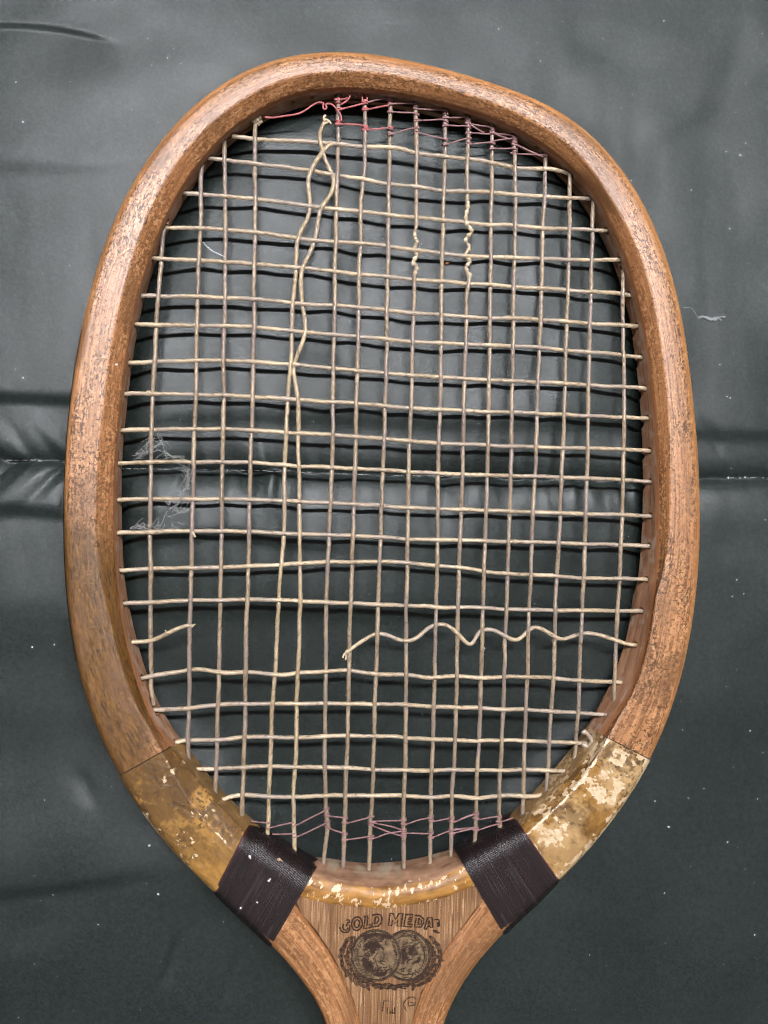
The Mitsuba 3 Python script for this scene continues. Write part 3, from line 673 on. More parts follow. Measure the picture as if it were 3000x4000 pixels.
# wedge between the arms
ZW = ZS + 8.75
poly = [(1150, 3500), (1300, 3480), (1500, 3480), (1700, 3470), (1880, 3440), (1880, 3520)] + RB + [(1560, 4300), (1460, 4300)] + LB[::-1]
poly = sg.Polygon(poly).buffer(3)
ptsw = np.array(poly.exterior.coords)[:-1]
top = at(ptsw[:, 0], ptsw[:, 1], ZW)
ring2 = trimesh.creation.extrude_polygon(sg.Polygon(top[:, :2]), 17.5, engine='earcut')
ring2.apply_translation([0, 0, ZW - 17.5])
put(ROOT + '__wedge', ring2, 'mat_wedge')

# shaft and grip, mostly beyond the picture
base = at(1507, 4150, ZS)
sh = [(0, 18.4, 9.2), (60, 15.5, 9.2), (140, 13.0, 9.2), (180, 14.0, 9.3), (330, 15.5, 9.3), (334, 16.5, 9.3), (338, 14.5, 8.0)]
octo = np.array([(1, .55), (.6, 1), (-.6, 1), (-1, .55), (-1, -.55), (-.6, -1), (.6, -1), (1, -.55)])
ring = np.stack([np.column_stack([base[0] + octo[:, 0] * w, np.full(8, base[1] - y), ZS + octo[:, 1] * h]) for y, w, h in sh])
n, m = ring.shape[:2]
i, j = np.meshgrid(np.arange(n - 1), np.arange(m), indexing='ij')
q = np.stack([i * m + j, i * m + (j + 1) % m, (i + 1) * m + (j + 1) % m, (i + 1) * m + j], -1).reshape(-1, 4)
f = np.vstack([q[:, [0, 1, 2]], q[:, [0, 2, 3]], [[0, k + 1, k] for k in range(1, 7)], [[(n - 1) * m, (n - 1) * m + k, (n - 1) * m + k + 1] for k in range(1, 7)]])
v = ring.reshape(-1, 3)
put_n(ROOT + '__handle', v, outward(v, f), np.stack([v[:, 1], v[:, 0]], 1), 'mat_wood', 20)


# ------------------------------------------------------------------ stamp on the wedge
def strips(lines, width, z):
    """Flat inked strokes (px polylines) as thin prisms on the wedge."""
    V, Fc, at0 = [], [], 0
    for ln in lines:
        p = np.array(ln, float)
        if len(p) < 2:
            continue
        t = np.gradient(p, axis=0)
        t /= np.linalg.norm(t, axis=1, keepdims=True) + 1e-9
        nn = np.stack([-t[:, 1], t[:, 0]], 1) * width / 2
        p[0] -= t[0] * width * 0.35
        p[-1] += t[-1] * width * 0.35
        l, r = p + nn, p - nn
        V.append(at(np.concatenate([l[:, 0], r[:, 0]]), np.concatenate([l[:, 1], r[:, 1]]), z))
        k = len(p)
        i = np.arange(k - 1)
        Fc += [np.stack([at0 + i, at0 + i + 1, at0 + k + i + 1], 1), np.stack([at0 + i, at0 + k + i + 1, at0 + k + i], 1)]
        at0 += 2 * k
    return np.vstack(V), np.vstack(Fc)


def E2S(pts):
    return [(1300 + x / 3.687, 3540 + y / 3.687) for x, y in pts]


def ell(cx, cy, rx, ry, a0=0, a1=360, n=48, tilt=0):
    a = np.radians(np.linspace(a0, a1, n))
    x, y = rx * np.cos(a), ry * np.sin(a)
    c, s = math.cos(math.radians(tilt)), math.sin(math.radians(tilt))
    return [(cx + c * p - s * q, cy + s * p + c * q) for p, q in zip(x, y)]


letters = [
    [(152, 262), (145, 300), (160, 338), (200, 350), (215, 320)], [(100, 305), (118, 352), (160, 380), (218, 374), (242, 340), (240, 272)], [(200, 200), (236, 195), (242, 230), (214, 242), (196, 282)],
    ell(347, 252, 76, 97, tilt=8), ell(347, 252, 38, 56, tilt=8),
    [(452, 145), (508, 140), (492, 274), (545, 262), (552, 305), (444, 326), (470, 150)],
    [(575, 128), (640, 116), (690, 126), (710, 180), (697, 245), (652, 287), (562, 298), (572, 240)], [(612, 165), (648, 150), (666, 192), (640, 240), (602, 262), (612, 165)],
    [(825, 105), (872, 108), (903, 192), (955, 105), (1008, 104), (985, 290), (922, 284), (937, 196), (895, 252), (862, 200), (846, 282), (800, 280), (827, 105)],
    [(1050, 118), (1155, 122), (1146, 165), (1096, 163), (1090, 190), (1140, 190), (1135, 222), (1084, 222), (1078, 257), (1148, 262), (1140, 297), (1022, 293), (1052, 118)],
    [(1190, 132), (1258, 140), (1310, 182), (1312, 240), (1268, 302), (1175, 298), (1200, 180)], [(1238, 178), (1276, 205), (1272, 252), (1226, 276), (1240, 178)],
    [(1316, 325), (1368, 165), (1430, 165), (1442, 302), (1405, 306), (1402, 284), (1366, 290), (1350, 332), (1316, 325)], [(1386, 212), (1370, 262), (1406, 260), (1388, 212)],
    [(1468, 195), (1530, 190), (1536, 292), (1516, 294), (1512, 235)], [(1448, 355), (1500, 352)], [(1470, 372), (1532, 382)]]
stroke = [E2S(l) for l in letters]
small = [[(550, 605), (650, 608)], [(542, 630), (532, 740), (520, 832)], [(622, 755), (620, 872)], [(702, 828), (692, 882)], [(782, 755), (782, 880)], [(702, 862), (786, 880)], [(740, 788), (742, 880)],
         [(1240, 572), (1200, 530), (1130, 525), (1040, 570), (985, 640), (985, 722), (1032, 812)], [(1082, 608), (1074, 680), (1100, 722), (1180, 700), (1232, 690), (1228, 642)], [(1130, 640), (1190, 655)]]
stroke += [[(1400 + x / 5.53, 3800 + y / 5.53) for x, y in l] for l in small]
ZI = ZW + 0.30
v, f = strips(stroke[:17], 6.2, ZI)
tag(put(ROOT + '__wedge__lettering', (v, f), 'mat_ink'), 'stamped lettering reading GOLD MEDAL')
v, f = strips(stroke[17:], 3.4, ZI)
tag(put(ROOT + '__wedge__lettering', (v, f), 'mat_ink'), 'worn stamped letters below the emblem')
# medal emblem: two overlapping round medals with a profile head, in a laurel wreath
C1, C2 = (620, 710), (1062, 710)


def in_el(x, y, c, rx, ry):
    return ((x - c[0]) / rx) ** 2 + ((y - c[1]) / ry) ** 2 < 1


rng = np.random.default_rng(11)
em = [ell(*C1, 355, 370, n=90), ell(*C1, 335, 350, n=80)]
for rr in (340, 322, 262):
    em.append([q for q in ell(C2[0], C2[1], rr, rr * 1.07, -125, 125, n=80) if not in_el(*q, C1, 362, 376)])
fine = []
# ring lettering, worn to ticks
for a in np.arange(-165, 40, 5.2):
    for c, r in ((C1, 300),):
        x, y = c[0] + r * math.cos(math.radians(a)), c[1] + r * 1.04 * math.sin(math.radians(a))
        w = rng.uniform(6, 14)
        t = math.radians(a + rng.uniform(-25, 25))
        fine.append([(x - w * math.cos(t), y - w * math.sin(t)), (x + w * math.cos(t), y + w * math.sin(t))])
for a in list(np.arange(150, 212, 7)) + list(np.arange(-28, 28, 6.5)):
    x, y = C1[0] + 292 * math.cos(math.radians(a)), C1[1] + 305 * math.sin(math.radians(a))
    fine.append([(x - 16, y - 6), (x + 14, y + 5)])
fine.append(ell(C1[0], C1[1], 262, 275, 148, 214, 20))
for a in np.arange(-80, 70, 8):
    x, y = C2[0] + 292 * math.cos(math.radians(a)), C2[1] + 305 * math.sin(math.radians(a))
    fine.append([(x - 8, y - 8), (x + 9, y + 7)])
# profile head: hair, cheek line, neck, collar
head = [[(640, 545), (700, 560), (735, 625), (718, 660), (745, 715), (722, 735), (728, 770), (690, 800), (640, 790)], [(610, 770), (640, 860), (650, 935)], [(545, 780), (580, 880), (630, 945)],
        [(410, 720), (470, 750), (540, 720), (500, 640)], [(430, 860), (500, 930), (620, 960), (760, 950), (830, 900)]]
fine += head
for _ in range(520):
    x, y = rng.uniform(280, 960), rng.uniform(350, 1060)
    if not in_el(x, y, C1, 330, 345):
        continue
    dens = 0.16 + 0.9 * math.exp(-(((x - 560) / 120) ** 2 + ((y - 560) / 95) ** 2)) + 0.95 * math.exp(-(((x - 640) / 220) ** 2 + ((y - 960) / 80) ** 2)) + 0.9 * math.exp(-(((x - 640) / 220) ** 2 + ((y - 430) / 55) ** 2))
    dens += 0.8 * math.exp(-(((x - 480) / 70) ** 2 + ((y - 790) / 120) ** 2))
    if in_el(x, y, (690, 720), 75, 95) or in_el(x, y, (800, 640), 80, 150):
        dens *= 0.08
    if rng.uniform() > dens:
        continue
    a, l = rng.uniform(-0.9, 0.9) + (0.6 if y < 650 else 0), rng.uniform(12, 40)
    cvx = rng.uniform(-8, 8)
    fine.append([(x - l * math.cos(a), y - l * math.sin(a)), (x + cvx, y + cvx), (x + l * math.cos(a), y + l * math.sin(a))])
for _ in range(330):
    x, y = rng.uniform(950, 1390), rng.uniform(370, 1050)
    if not in_el(x, y, C2, 315, 335) or in_el(x, y, C1, 362, 376):
        continue
    dens = 0.25 + 0.9 * math.exp(-(((x - 1150) / 90) ** 2 + ((y - 640) / 110) ** 2)) + 0.6 * math.exp(-(((x - 1050) / 60) ** 2 + ((y - 800) / 110) ** 2)) + 0.5 * math.exp(-(((x - 1120) / 160) ** 2 + ((y - 980) / 60) ** 2))
    if rng.uniform() > dens:
        continue
    a, l = rng.uniform(-1.2, 0.6), rng.uniform(10, 34)
    fine.append([(x - l * math.cos(a), y - l * math.sin(a)), (x + l * math.cos(a), y + l * math.sin(a))])
# laurel leaves
for side in (-1, 1):
    for k in range(15):
        a = math.radians(148 + k * 8.6) if side < 0 else math.radians(32 - k * 8.6)
        for lay in (0, 1):
            rx, ry = (715 - 95 * lay), (450 - 55 * lay)
            x, y = 835 + rx * math.cos(a), 735 - ry * math.sin(a) * 1.08
            ang = math.degrees(math.atan2(-ry * math.cos(a) * side * -1, rx * -math.sin(a) * side * -1)) + rng.uniform(-30, 30) + (28 if lay else -28) * side
            L = rng.uniform(50, 74)
            if y > 1180:
                continue
            fine.append(ell(x, y, L, L * 0.36, 0, 360, 12, ang))
            c, s = math.cos(math.radians(ang)), math.sin(math.radians(ang))
            fine.append([(x - L * c, y - L * s), (x + L * 0.6 * c, y + L * 0.6 * s)])
fine += [[(560, 1120), (760, 1130), (830, 1150), (960, 1128), (1180, 1118)], [(600, 1185), (720, 1170), (800, 1200)], [(860, 1200), (930, 1170), (1060, 1190)]]
blobs = [[(455, 560), (520, 500), (640, 510), (700, 560), (640, 600), (600, 680), (560, 700), (520, 620), (470, 640)], [(415, 760), (500, 760), (560, 850), (600, 940), (500, 930), (430, 850)], [(430, 420), (560, 385), (700, 390), (860, 440), (840, 480), (700, 440), (560, 440), (450, 500)],
         [(1090, 600), (1180, 545), (1170, 640), (1130, 720), (1090, 690)], [(985, 620), (1040, 590), (1070, 700), (1030, 800), (990, 760)], [(640, 960), (800, 940), (740, 1010), (560, 1000)], [(1160, 420), (1200, 400), (1190, 470)], [(1180, 790), (1280, 740), (1240, 820), (1100, 830)]]
vb, fb, nb = [], [], 0
for bpts in blobs:
    g = sg.Polygon(E2S(bpts)).buffer(-2).buffer(2)
    t_ = trimesh.creation.extrude_polygon(g, 1.0, engine='earcut')
    w_ = at(t_.vertices[:, 0], t_.vertices[:, 1], ZI - 0.06)
    w_[:, 2] = ZI - 0.16 + 0.1 * t_.vertices[:, 2]
    vb.append(w_)
    fb.append(t_.faces[:, ::-1] + nb)
    nb += len(w_)
v1, f1 = strips([E2S(l) for l in em if len(l) > 2], 4.0, ZI)
v2, f2 = strips([E2S(l) for l in fine], 3.6, ZI - 0.03)
tag(put(ROOT + '__wedge__emblem', (np.vstack([v1, v2] + vb), np.vstack([f1, f2 + len(v1), np.vstack(fb) + len(v1) + len(v2)])), 'mat_ink'), 'stamped emblem of two overlapping medals in a laurel wreath')
disc = []
for c, rx, ry in ((C1, 352, 367), (C2, 336, 362)):
    disc.append(sg.Polygon(E2S(ell(*c, rx, ry, n=70))))
un = disc[0].union(disc[1])
tri = trimesh.creation.extrude_polygon(un, 1.0, engine='earcut')
vt = tri.vertices
pw = at(vt[:, 0], vt[:, 1], ZW + 0.02)
pw[:, 2] = ZW - 0.2 + 0.38 * vt[:, 2]
put(ROOT + '__wedge__emblem__field'.replace('__emblem__field', '__medal_field'), (pw, tri.faces[:, ::-1]), 'mat_wash')

# ------------------------------------------------------------------ dark thread bindings at both shoulders
def binding(o0, o1, i0, i1, sgn, seed):
    """o0-o1: outer edge, i0-i1: edge towards the strings; thread turns run from outer to inner edge."""
    NT, PER = 62, 5
    nu = NT * PER + 1
    u = np.linspace(0, 1, nu)
    ia, ib = sorted((idx_of(o0), idx_of(o1)))
    oo = O[np.linspace(ia, ib, nu).round().astype(int)]
    if np.linalg.norm(oo[0] - np.array(o0)) > np.linalg.norm(oo[-1] - np.array(o0)):
        oo = oo[::-1]
    oo = gaussian_filter1d(oo, 6, axis=0, mode='nearest')
    tdir = np.gradient(oo, axis=0)
    tdir /= np.linalg.norm(tdir, axis=1, keepdims=True)
    cen = np.array([1500, 2600.0])
    nout = np.stack([-tdir[:, 1], tdir[:, 0]], 1)
    if ((cen - oo[nu // 2]) @ nout[nu // 2]) > 0:
        nout = -nout
    bul = np.sin(np.pi * np.clip(u, 0, 1)) ** 0.4 * 7 + 3
    oo = oo + nout * bul[:, None]
    ii = np.array(i0)[None] * (1 - u)[:, None] + np.array(i1)[None] * u[:, None]
    sag = np.sin(np.pi * u) * 9 + 6
    ii = ii + np.array([sgn * 0.2, -0.5])[None] * sag[:, None]
    vv = np.array([-0.02, 0.0, 0.015, 0.05, 0.12, 0.25, 0.42, 0.60, 0.66, 0.71, 0.77, 0.84, 0.92, 1.0])
    zz = np.array([-6.0, 5.5, 7.8, 9.4, 10.0, 10.15, 10.2, 10.2, 10.0, 9.55, 8.85, 7.8, 4.6, -4.5])
    th = np.abs(np.sin(np.pi * u * NT)) ** 0.7
    rnd = np.random.default_rng(seed)
    trn = np.repeat(rnd.normal(0, 0.03, NT), PER)
    trn = np.append(trn, trn[-1])
    lump = gaussian_filter(rnd.normal(0, 1, (nu, len(vv))), (9, 0.7)) * 3.2
    rows = []
    for k, (a, z) in enumerate(zip(vv, zz)):
        q = oo * (1 - a) + ii * a
        fold = np.clip((a - 0.72) / 0.2, 0, 1)
        p = at(q[:, 0], q[:, 1], ZS + z + (th - 0.6) * 0.12 + trn + lump[:, k] * (0.012 + 0.75 * fold * (1 if sgn < 0 else 0.4)))
        if z < 8:
            p[:, :2] += ((nout if a < 0.3 else -nout) * [1, -1] * (th[:, None] - 0.5) * 0.3)
        rows.append(p)
    ring = np.stack(rows, 1)
    cl = ring[:, [12, 10, 6, 3, 1]].copy()
    cl[:, :, 2] = np.maximum(2 * ZS - cl[:, :, 2], 0.15)
    ring = np.concatenate([ring, cl[:, 1:4]], 1)
    n, m = ring.shape[:2]
    i, j = np.meshgrid(np.arange(n - 1), np.arange(m), indexing='ij')
    q = np.stack([i * m + j, i * m + (j + 1) % m, (i + 1) * m + (j + 1) % m, (i + 1) * m + j], -1).reshape(-1, 4)
    f = np.vstack([q[:, [0, 1, 2]], q[:, [0, 2, 3]]])
    V = ring.reshape(-1, 3)
    c0 = len(V)
    V = np.vstack([V, ring[0].mean(0), ring[-1].mean(0)])
    jj = np.arange(m)
    f = np.vstack([f, np.stack([(jj + 1) % m, jj, jj * 0 + c0], 1), np.stack([(n - 1) * m + jj, (n - 1) * m + (jj + 1) % m, jj * 0 + c0 + 1], 1)])
    acr = np.concatenate([np.linspace(0, 26, 14), [30, 34, 38]])
    uv = np.stack([np.repeat(u * NT, m), np.tile(acr, n)], 1)
    uv = np.vstack([uv, uv[0], uv[-1]])
    return V, outward(V, f), uv


v, f, uv = binding((836, 3482), (1064, 3690), (980, 3214), (1254, 3366), -1, 5)
tag(put_n(ROOT + '__binding', v, f, uv, 'mat_thread', 60), 'dark plum thread binding round the left shoulder')
v, f, uv = binding((2183, 3432), (1962, 3645), (2010, 3196), (1771, 3318), 1, 6)
tag(put_n(ROOT + '__binding', v, f, uv, 'mat_thread', 60), 'dark plum thread binding round the right shoulder')

# ------------------------------------------------------------------ gut strings
for i, p in enumerate(main_paths):
    n = len(p)
    r = R_S * (1 + wobble(n, 0.045, 100 + i) + wobble(n, 0.03, 150 + i, 2))
    p = p + np.stack([wobble(n, 0.07, 200 + i), np.zeros(n), np.zeros(n)], 1)
    if i in (4, 5):
        r = r * np.where(mains2[i][:, 1] < 1100, 1.0, 0.97)
        r[:3] *= [0.5, 0.75, 0.9]
    if i in (9, 11, 17):
        y0, y1 = {9: (912, 1000), 11: (860, 1050), 17: (0, 0)}[i]
        y = mains2[i][:, 1]
        thin = np.exp(-np.clip(np.abs(y - (y0 + y1) / 2) - (y1 - y0) / 2, 0, 999) / 12)
        r = r * (1 - 0.25 * thin)
    key = put_tube(ROOT + '__main_string', p, r, 'mat_loose' if i in (4, 5) else 'mat_main')
    if i == 4:
        tag(key, 'slack yellowish string, broken at its top end')
    if i == 5:
        tag(key, 'slack wavy yellowish string with a frayed top end')
# unravelled pale strands
def curl(i, y0, y1, turns, amp, r, key=ROOT + '__main_string'):
    p2, p = mains2[i], main_paths[i]
    sel = (p2[:, 1] >= y0) & (p2[:, 1] <= y1)
    q = p[sel]
    k = np.linspace(0, 1, len(q))
    if len(q) < 6:
        return
    kk = np.linspace(0, 1, len(q) * 3)
    q = np.stack([np.interp(kk, k, q[:, c]) for c in range(3)], 1)
    a = kk * turns * 2 * np.pi
    q[:, 0] += amp * np.cos(a)
    q[:, 2] += amp * np.sin(a) * 0.9 + 0.25
    rr = r * (1 + 0.35 * np.sin(kk * 37)) * np.clip(np.minimum(kk, 1 - kk) * 10, 0.35, 1)
    name = f'{ROOT}__main_string' + (f'_{i:03d}' if i else '')
    tag(put_tube(name + '__frayed_strand', q, rr, 'mat_fray', 6), 'pale unravelled strand')


curl(9, 905, 975, 1.0, 0.38, 0.55)
curl(9, 968, 1085, 1.2, 0.30, 0.58)
curl(11, 780, 905, 1.0, 0.30, 0.62)
curl(11, 880, 990, 1.2, 0.36, 0.60)
curl(11, 975, 1090, 1.2, 0.36, 0.58)
for j, p in enumerate(cross_paths):
    n = len(p)
    r = R_S * (1 + wobble(n, 0.045, 300 + j) + wobble(n, 0.03, 350 + j, 2))
    p = p + np.stack([np.zeros(n), wobble(n, 0.065, 400 + j), np.zeros(n)], 1)
    if j == 15:
        r[:4] *= [0.3, 0.6, 0.8, 0.95]
    key = put_tube(ROOT + '__cross_string', p, r, 'mat_cross')
    if j == 15:
        tag(key, 'broken wavy string in the lower right half')
p2 = spline2(STUB)
z = np.interp(p2[:, 0], [500, 580, 640, 760], [0, -0.5, 0.6, 1.0])
r = R_S * np.interp(p2[:, 0], [500, 640, 735, 756], [1, 1, 0.85, 0.35])
tag(put_tube(ROOT + '__cross_string', at(p2[:, 0], p2[:, 1], ZS + z), r, 'mat_cross'), 'short stub of the broken string at the left')


def px_tube(key, pts, z, r, mat, sides=6, step=4.0):
    p2 = spline2(pts, step)
    zz = np.interp(np.linspace(0, 1, len(p2)), np.linspace(0, 1, len(np.atleast_1d(z))), np.atleast_1d(z))
    return put_tube(key, at(p2[:, 0], p2[:, 1], ZS + zz), r, mat, sides)


# frayed tips, knot and the curled string end at the lower right
for pts, z, r in (([(1268, 472), (1264, 460), (1272, 450)], [1.5, 2.2], 0.4), ([(1270, 466), (1282, 470), (1294, 484)], [1.4, 1.8], 0.3), ([(1262, 486), (1274, 480), (1290, 474)], [1.2, 1.6], 0.25)):
    px_tube(f'{ROOT}__main_string_005__frayed_tip', pts, z, r, 'mat_fray', 5, 2.0)
for pts in ([(1352, 2548), (1344, 2556), (1340, 2570)], [(1350, 2552), (1352, 2566), (1350, 2578)]):
    px_tube(f'{ROOT}__cross_string_015__frayed_tip', pts, [0.2, 0.6], 0.28, 'mat_fray', 5, 2.0)
for pts in ([(740, 2443), (752, 2444), (762, 2438)], [(738, 2446), (755, 2448)], [(652, 2474), (646, 2462)]):
    px_tube(f'{ROOT}__cross_string_021__frayed_tip', pts, [0.8, 1.2], 0.22, 'mat_fray', 5, 2.0)
tag(px_tube(f'{ROOT}__cross_string_018__curled_end', [(2275, 2908), (2296, 2915), (2310, 2902), (2306, 2884), (2294, 2868), (2284, 2858), (2277, 2866)], [1.2, 2.2, 2.6, 3.0], [0.95] * 1 if False else 0.8, 'mat_cross', 6, 3.0), 'curled end of a string')
for dx, dy, rr in ((0, 0, 1.15), (8, -10, 0.9), (-10, -8, 0.8), (14, 6, 0.7)):
    px_tube(f'{ROOT}__main_string_003__knot', [(992 + dx, 484 + dy), (1000 + dx, 474 + dy), (1010 + dx, 468 + dy)], [0.2, 0.8], rr * 0.8, 'mat_main', 8, 3.0)
px_tube(f'{ROOT}__main_string_001__splinter', [(751, 2072), (757, 2086), (764, 2098)], [0.8, 1.0], [0.35], 'mat_fray', 5, 2.0)
px_tube(f'{ROOT}__cross_string_008__nick', [(566, 1540), (580, 1530), (592, 1538)], [0.6, 0.9], [0.5], 'mat_cross', 6, 2.0)

# ------------------------------------------------------------------ thin pink trebling string at the head and the throat
Z5 = lambda pts: [(1500 + x / 2.765, 200 + y / 2.765) for x, y in pts]
Z4 = lambda pts: [(900 + x / 2.765, 200 + y / 2.765) for x, y in pts]
Z6 = lambda pts: [(2000 + x / 2.765, 500 + y / 2.765) for x, y in pts]
ZB = lambda pts: [(800 + x / 2.765, 3150 + y / 2.765) for x, y in pts]
ZC = lambda pts: [(1250 + x / 2.765, 3150 + y / 2.765) for x, y in pts]
ZD = lambda pts: [(1700 + x / 2.765, 3100 + y / 2.765) for x, y in pts]
TREB = [Z4([(1480, 552), (1560, 530), (1659, 512), (1725, 515), (1750, 535)]), Z5([(-10, 598), (40, 585), (70, 572), (180, 563), (312, 562)]), Z5([(38, 655), (90, 655), (200, 662), (332, 668), (375, 690)]),
        Z5([(318, 612), (370, 622), (500, 630), (640, 633), (682, 645), (687, 690)]), Z5([(322, 752), (390, 748), (520, 742), (645, 740), (690, 765)]), Z5([(634, 718), (690, 716), (800, 716), (905, 716), (928, 750)]),
        Z5([(632, 806), (690, 800), (800, 806), (885, 808), (932, 830)]), Z5([(876, 776), (940, 786), (1050, 805), (1145, 822), (1190, 850)]), Z5([(936, 792), (1010, 842), (1082, 880)]), Z5([(880, 886), (940, 882), (1040, 888), (1145, 896)]),
        Z5([(1140, 872), (1200, 884), (1310, 900), (1410, 922), (1430, 960)]), Z5([(1198, 890), (1270, 920), (1335, 938)]), Z5([(1136, 985), (1200, 966), (1310, 950), (1415, 938)]), Z5([(884, 1002), (945, 1000), (1050, 992), (1145, 986), (1192, 1000)]),
        Z5([(1136, 1056), (1200, 1050), (1310, 1052), (1415, 1050), (1438, 1062)]), Z5([(-30, 828), (40, 832), (92, 848)]), Z5([(42, 900), (95, 890), (210, 855), (330, 830), (382, 832)]), Z5([(326, 880), (390, 885), (510, 915), (640, 945), (682, 962)]),
        Z5([(638, 1012), (690, 1002), (790, 970), (890, 945), (938, 946)]), Z5([(1384, 1006), (1440, 1015), (1550, 1065), (1660, 1112)]), Z6([(-5, 165), (60, 188), (190, 250), (335, 312)]), Z6([(-20, 268), (60, 278), (200, 285), (350, 292), (388, 300)]),
        Z6([(320, 245), (350, 250), (385, 285)])]
TRED = [Z4([(370, 712), (470, 716), (590, 698), (710, 680), (800, 642), (880, 588), (955, 553), (1005, 560)]), Z4([(1010, 568), (1000, 600), (1018, 628), (1038, 610), (1030, 578), (1065, 566), (1110, 586), (1160, 640), (1195, 700), (1197, 758)]),
        Z4([(1122, 522), (1180, 522), (1290, 505)]), Z4([(1200, 572), (1262, 530), (1290, 480), (1302, 430), (1325, 450), (1358, 496)]), Z4([(1368, 490), (1366, 420), (1400, 395), (1436, 425), (1470, 480), (1472, 530), (1428, 548)]), Z4([(1372, 440), (1410, 438), (1425, 500), (1425, 548)]),
        Z4([(1176, 632), (1215, 620), (1330, 592), (1450, 562), (1484, 560)]), Z4([(1426, 632), (1480, 628), (1570, 610), (1659, 592), (1705, 585)]), Z4([(1130, 788), (1200, 784), (1310, 790), (1410, 798), (1490, 824)]), Z4([(1422, 852), (1490, 846), (1580, 840), (1660, 832)])]
TLOW = [ZB([(500, 160), (590, 170), (705, 182)]), ZB([(676, 238), (740, 222), (850, 195), (965, 172)]), ZB([(728, 302), (800, 300), (900, 298), (990, 292)]), ZB([(938, 216), (1000, 196), (1130, 130), (1260, 65), (1335, 22)]), ZB([(942, 342), (1010, 322), (1130, 268), (1260, 205), (1350, 160)]),
        ZB([(1296, 88), (1350, 105), (1440, 115), (1536, 125)]), ZB([(1308, 212), (1360, 242), (1440, 272), (1500, 288), (1540, 296)]), ZB([(1480, 178), (1530, 180), (1600, 166), (1680, 145), (1830, 105)]), ZB([(1482, 360), (1535, 358), (1640, 345), (1780, 325), (1830, 318)]),
        ZC([(534, 168), (590, 162), (750, 155), (900, 148), (930, 138)]), ZC([(545, 165), (620, 186), (760, 215), (880, 252)]), ZC([(530, 192), (600, 222), (720, 268), (830, 305), (920, 322)]), ZC([(528, 345), (590, 342), (690, 305), (800, 280), (930, 262)]), ZC([(880, 190), (930, 192), (1050, 152), (1180, 122), (1225, 105)]),
        ZC([(880, 300), (940, 290), (1060, 292), (1180, 292), (1225, 280)]), ZC([(1178, 150), (1225, 160), (1330, 142), (1450, 122)]), ZC([(1168, 335), (1225, 330), (1330, 290), (1440, 258), (1600, 235), (1660, 235)]), ZC([(1398, 298), (1450, 288), (1560, 260), (1660, 240)]), ZC([(1408, 152), (1450, 168), (1540, 132), (1650, 92), (1680, 78)]),
        ZD([(160, 300), (215, 300), (310, 260), (430, 218), (468, 205)]), ZD([(405, 262), (465, 278), (570, 262), (715, 245)]), ZD([(150, 430), (215, 422), (330, 392), (440, 372)]), ZD([(405, 392), (470, 390), (590, 352), (710, 325)]), ZD([(655, 300), (700, 305), (760, 290), (840, 262)]), ZD([(210, 385), (320, 375), (460, 368)])]
for grp, mat, r in ((TREB, 'mat_treb', 0.28), (TRED, 'mat_treb_red', 0.31), (TLOW, 'mat_treb', 0.27)):
    for k, pts in enumerate(grp):
        rr = np.random.default_rng(900 + k)
        n = 5
        z = rr.uniform(0.75, 1.15, n)
        z[0], z[-1] = 0.95, 0.95
        if grp is TRED:
            z = z + np.array([0, 0.4, 0.8, 0.5, 0.2])
        px_tube(ROOT + '__trebling_string', pts, z, r, mat, 6, 4.0)
        # a turn round the main string where the run starts
        for end in (pts[0], pts[-1]):
            dmin = [np.linalg.norm(mp - np.array(end), axis=1).min() for mp in mains2]
            w = int(np.argmin(dmin))
            if dmin[w] > 24 or w in (4, 5):
                continue
            q = mains2[w][int(np.linalg.norm(mains2[w] - np.array(end), axis=1).argmin())]
            c = at(q[0], end[1], ZS + main_paths[w][int(np.linalg.norm(mains2[w] - np.array(end), axis=1).argmin())][2] - ZS)
            a = np.linspace(0, 2 * np.pi * 1.05, 15)
            lp = c + np.stack([np.cos(a) * (R_S + r * 0.8), np.linspace(-0.28, 0.28, 15) * rr.choice([-1, 1]), np.sin(a) * (R_S + r * 0.8)], 1)
            put_tube(ROOT + '__trebling_string', lp, r * 1.05, mat, 6)

# ------------------------------------------------------------------ the cloth
def blend(x, xs, ys):
    return PchipInterpolator(xs, ys)(np.clip(x, xs[0], xs[-1]))


xs_in = np.arange(-165, 166, 0.55)
ys_in = np.arange(-215, 216, 0.55)
ext = lambda a: np.concatenate([a[0] - np.array([500, 350, 240, 160, 100, 60, 35, 18, 8.0]), a, a[-1] + np.array([8.0, 18, 35, 60, 100, 160, 240, 350, 500])])
gx, gy = np.meshgrid(ext(xs_in), ext(ys_in))
P = np.stack([gx, gy, np.zeros_like(gx)], -1)
ppx, ppy = to_px(P.reshape(-1, 3))
ppx, ppy = ppx.reshape(gx.shape), ppy.reshape(gx.shape)
mmx, mmy = gx, -gy                                   # mm, y downwards as in the picture
P3 = lambda sx, sy, s=0.0: np.stack([mmx * sx + s, mmy * sy + 2 * s, np.full_like(mmx, s)], -1)
h = (meshkit.fbm(P3(0.012, 0.013, 3.3), 3) - 0.5) * 5.0
inner = np.clip(1.3 - np.hypot((ppx - 1500) / 1250, (ppy - 1900) / 1700), 0, 1)
h += (meshkit.fbm(P3(0.05, 0.014, 8.1), 3) - 0.5) * (0.5 + 2.6 * np.clip(inner * 2, 0, 1))
h += (meshkit.fbm(P3(0.035, 0.05, 5.2), 2) - 0.5) * 1.5
h += (meshkit.fbm(P3(0.16, 0.05, 1.7), 2) - 0.5) * 0.10
seam_x = [-3000, 0, 250, 500, 930, 1386, 1601, 1893, 2146, 2513, 2730, 3000, 6000]
seam_y = [1797, 1797, 1803, 1830, 1837, 1852, 1858, 1863, 1876, 1876, 1869, 1866, 1866]
ys = blend(ppx, seam_x, seam_y)
d = (ppy - ys) * 0.09                                # mm below the seam
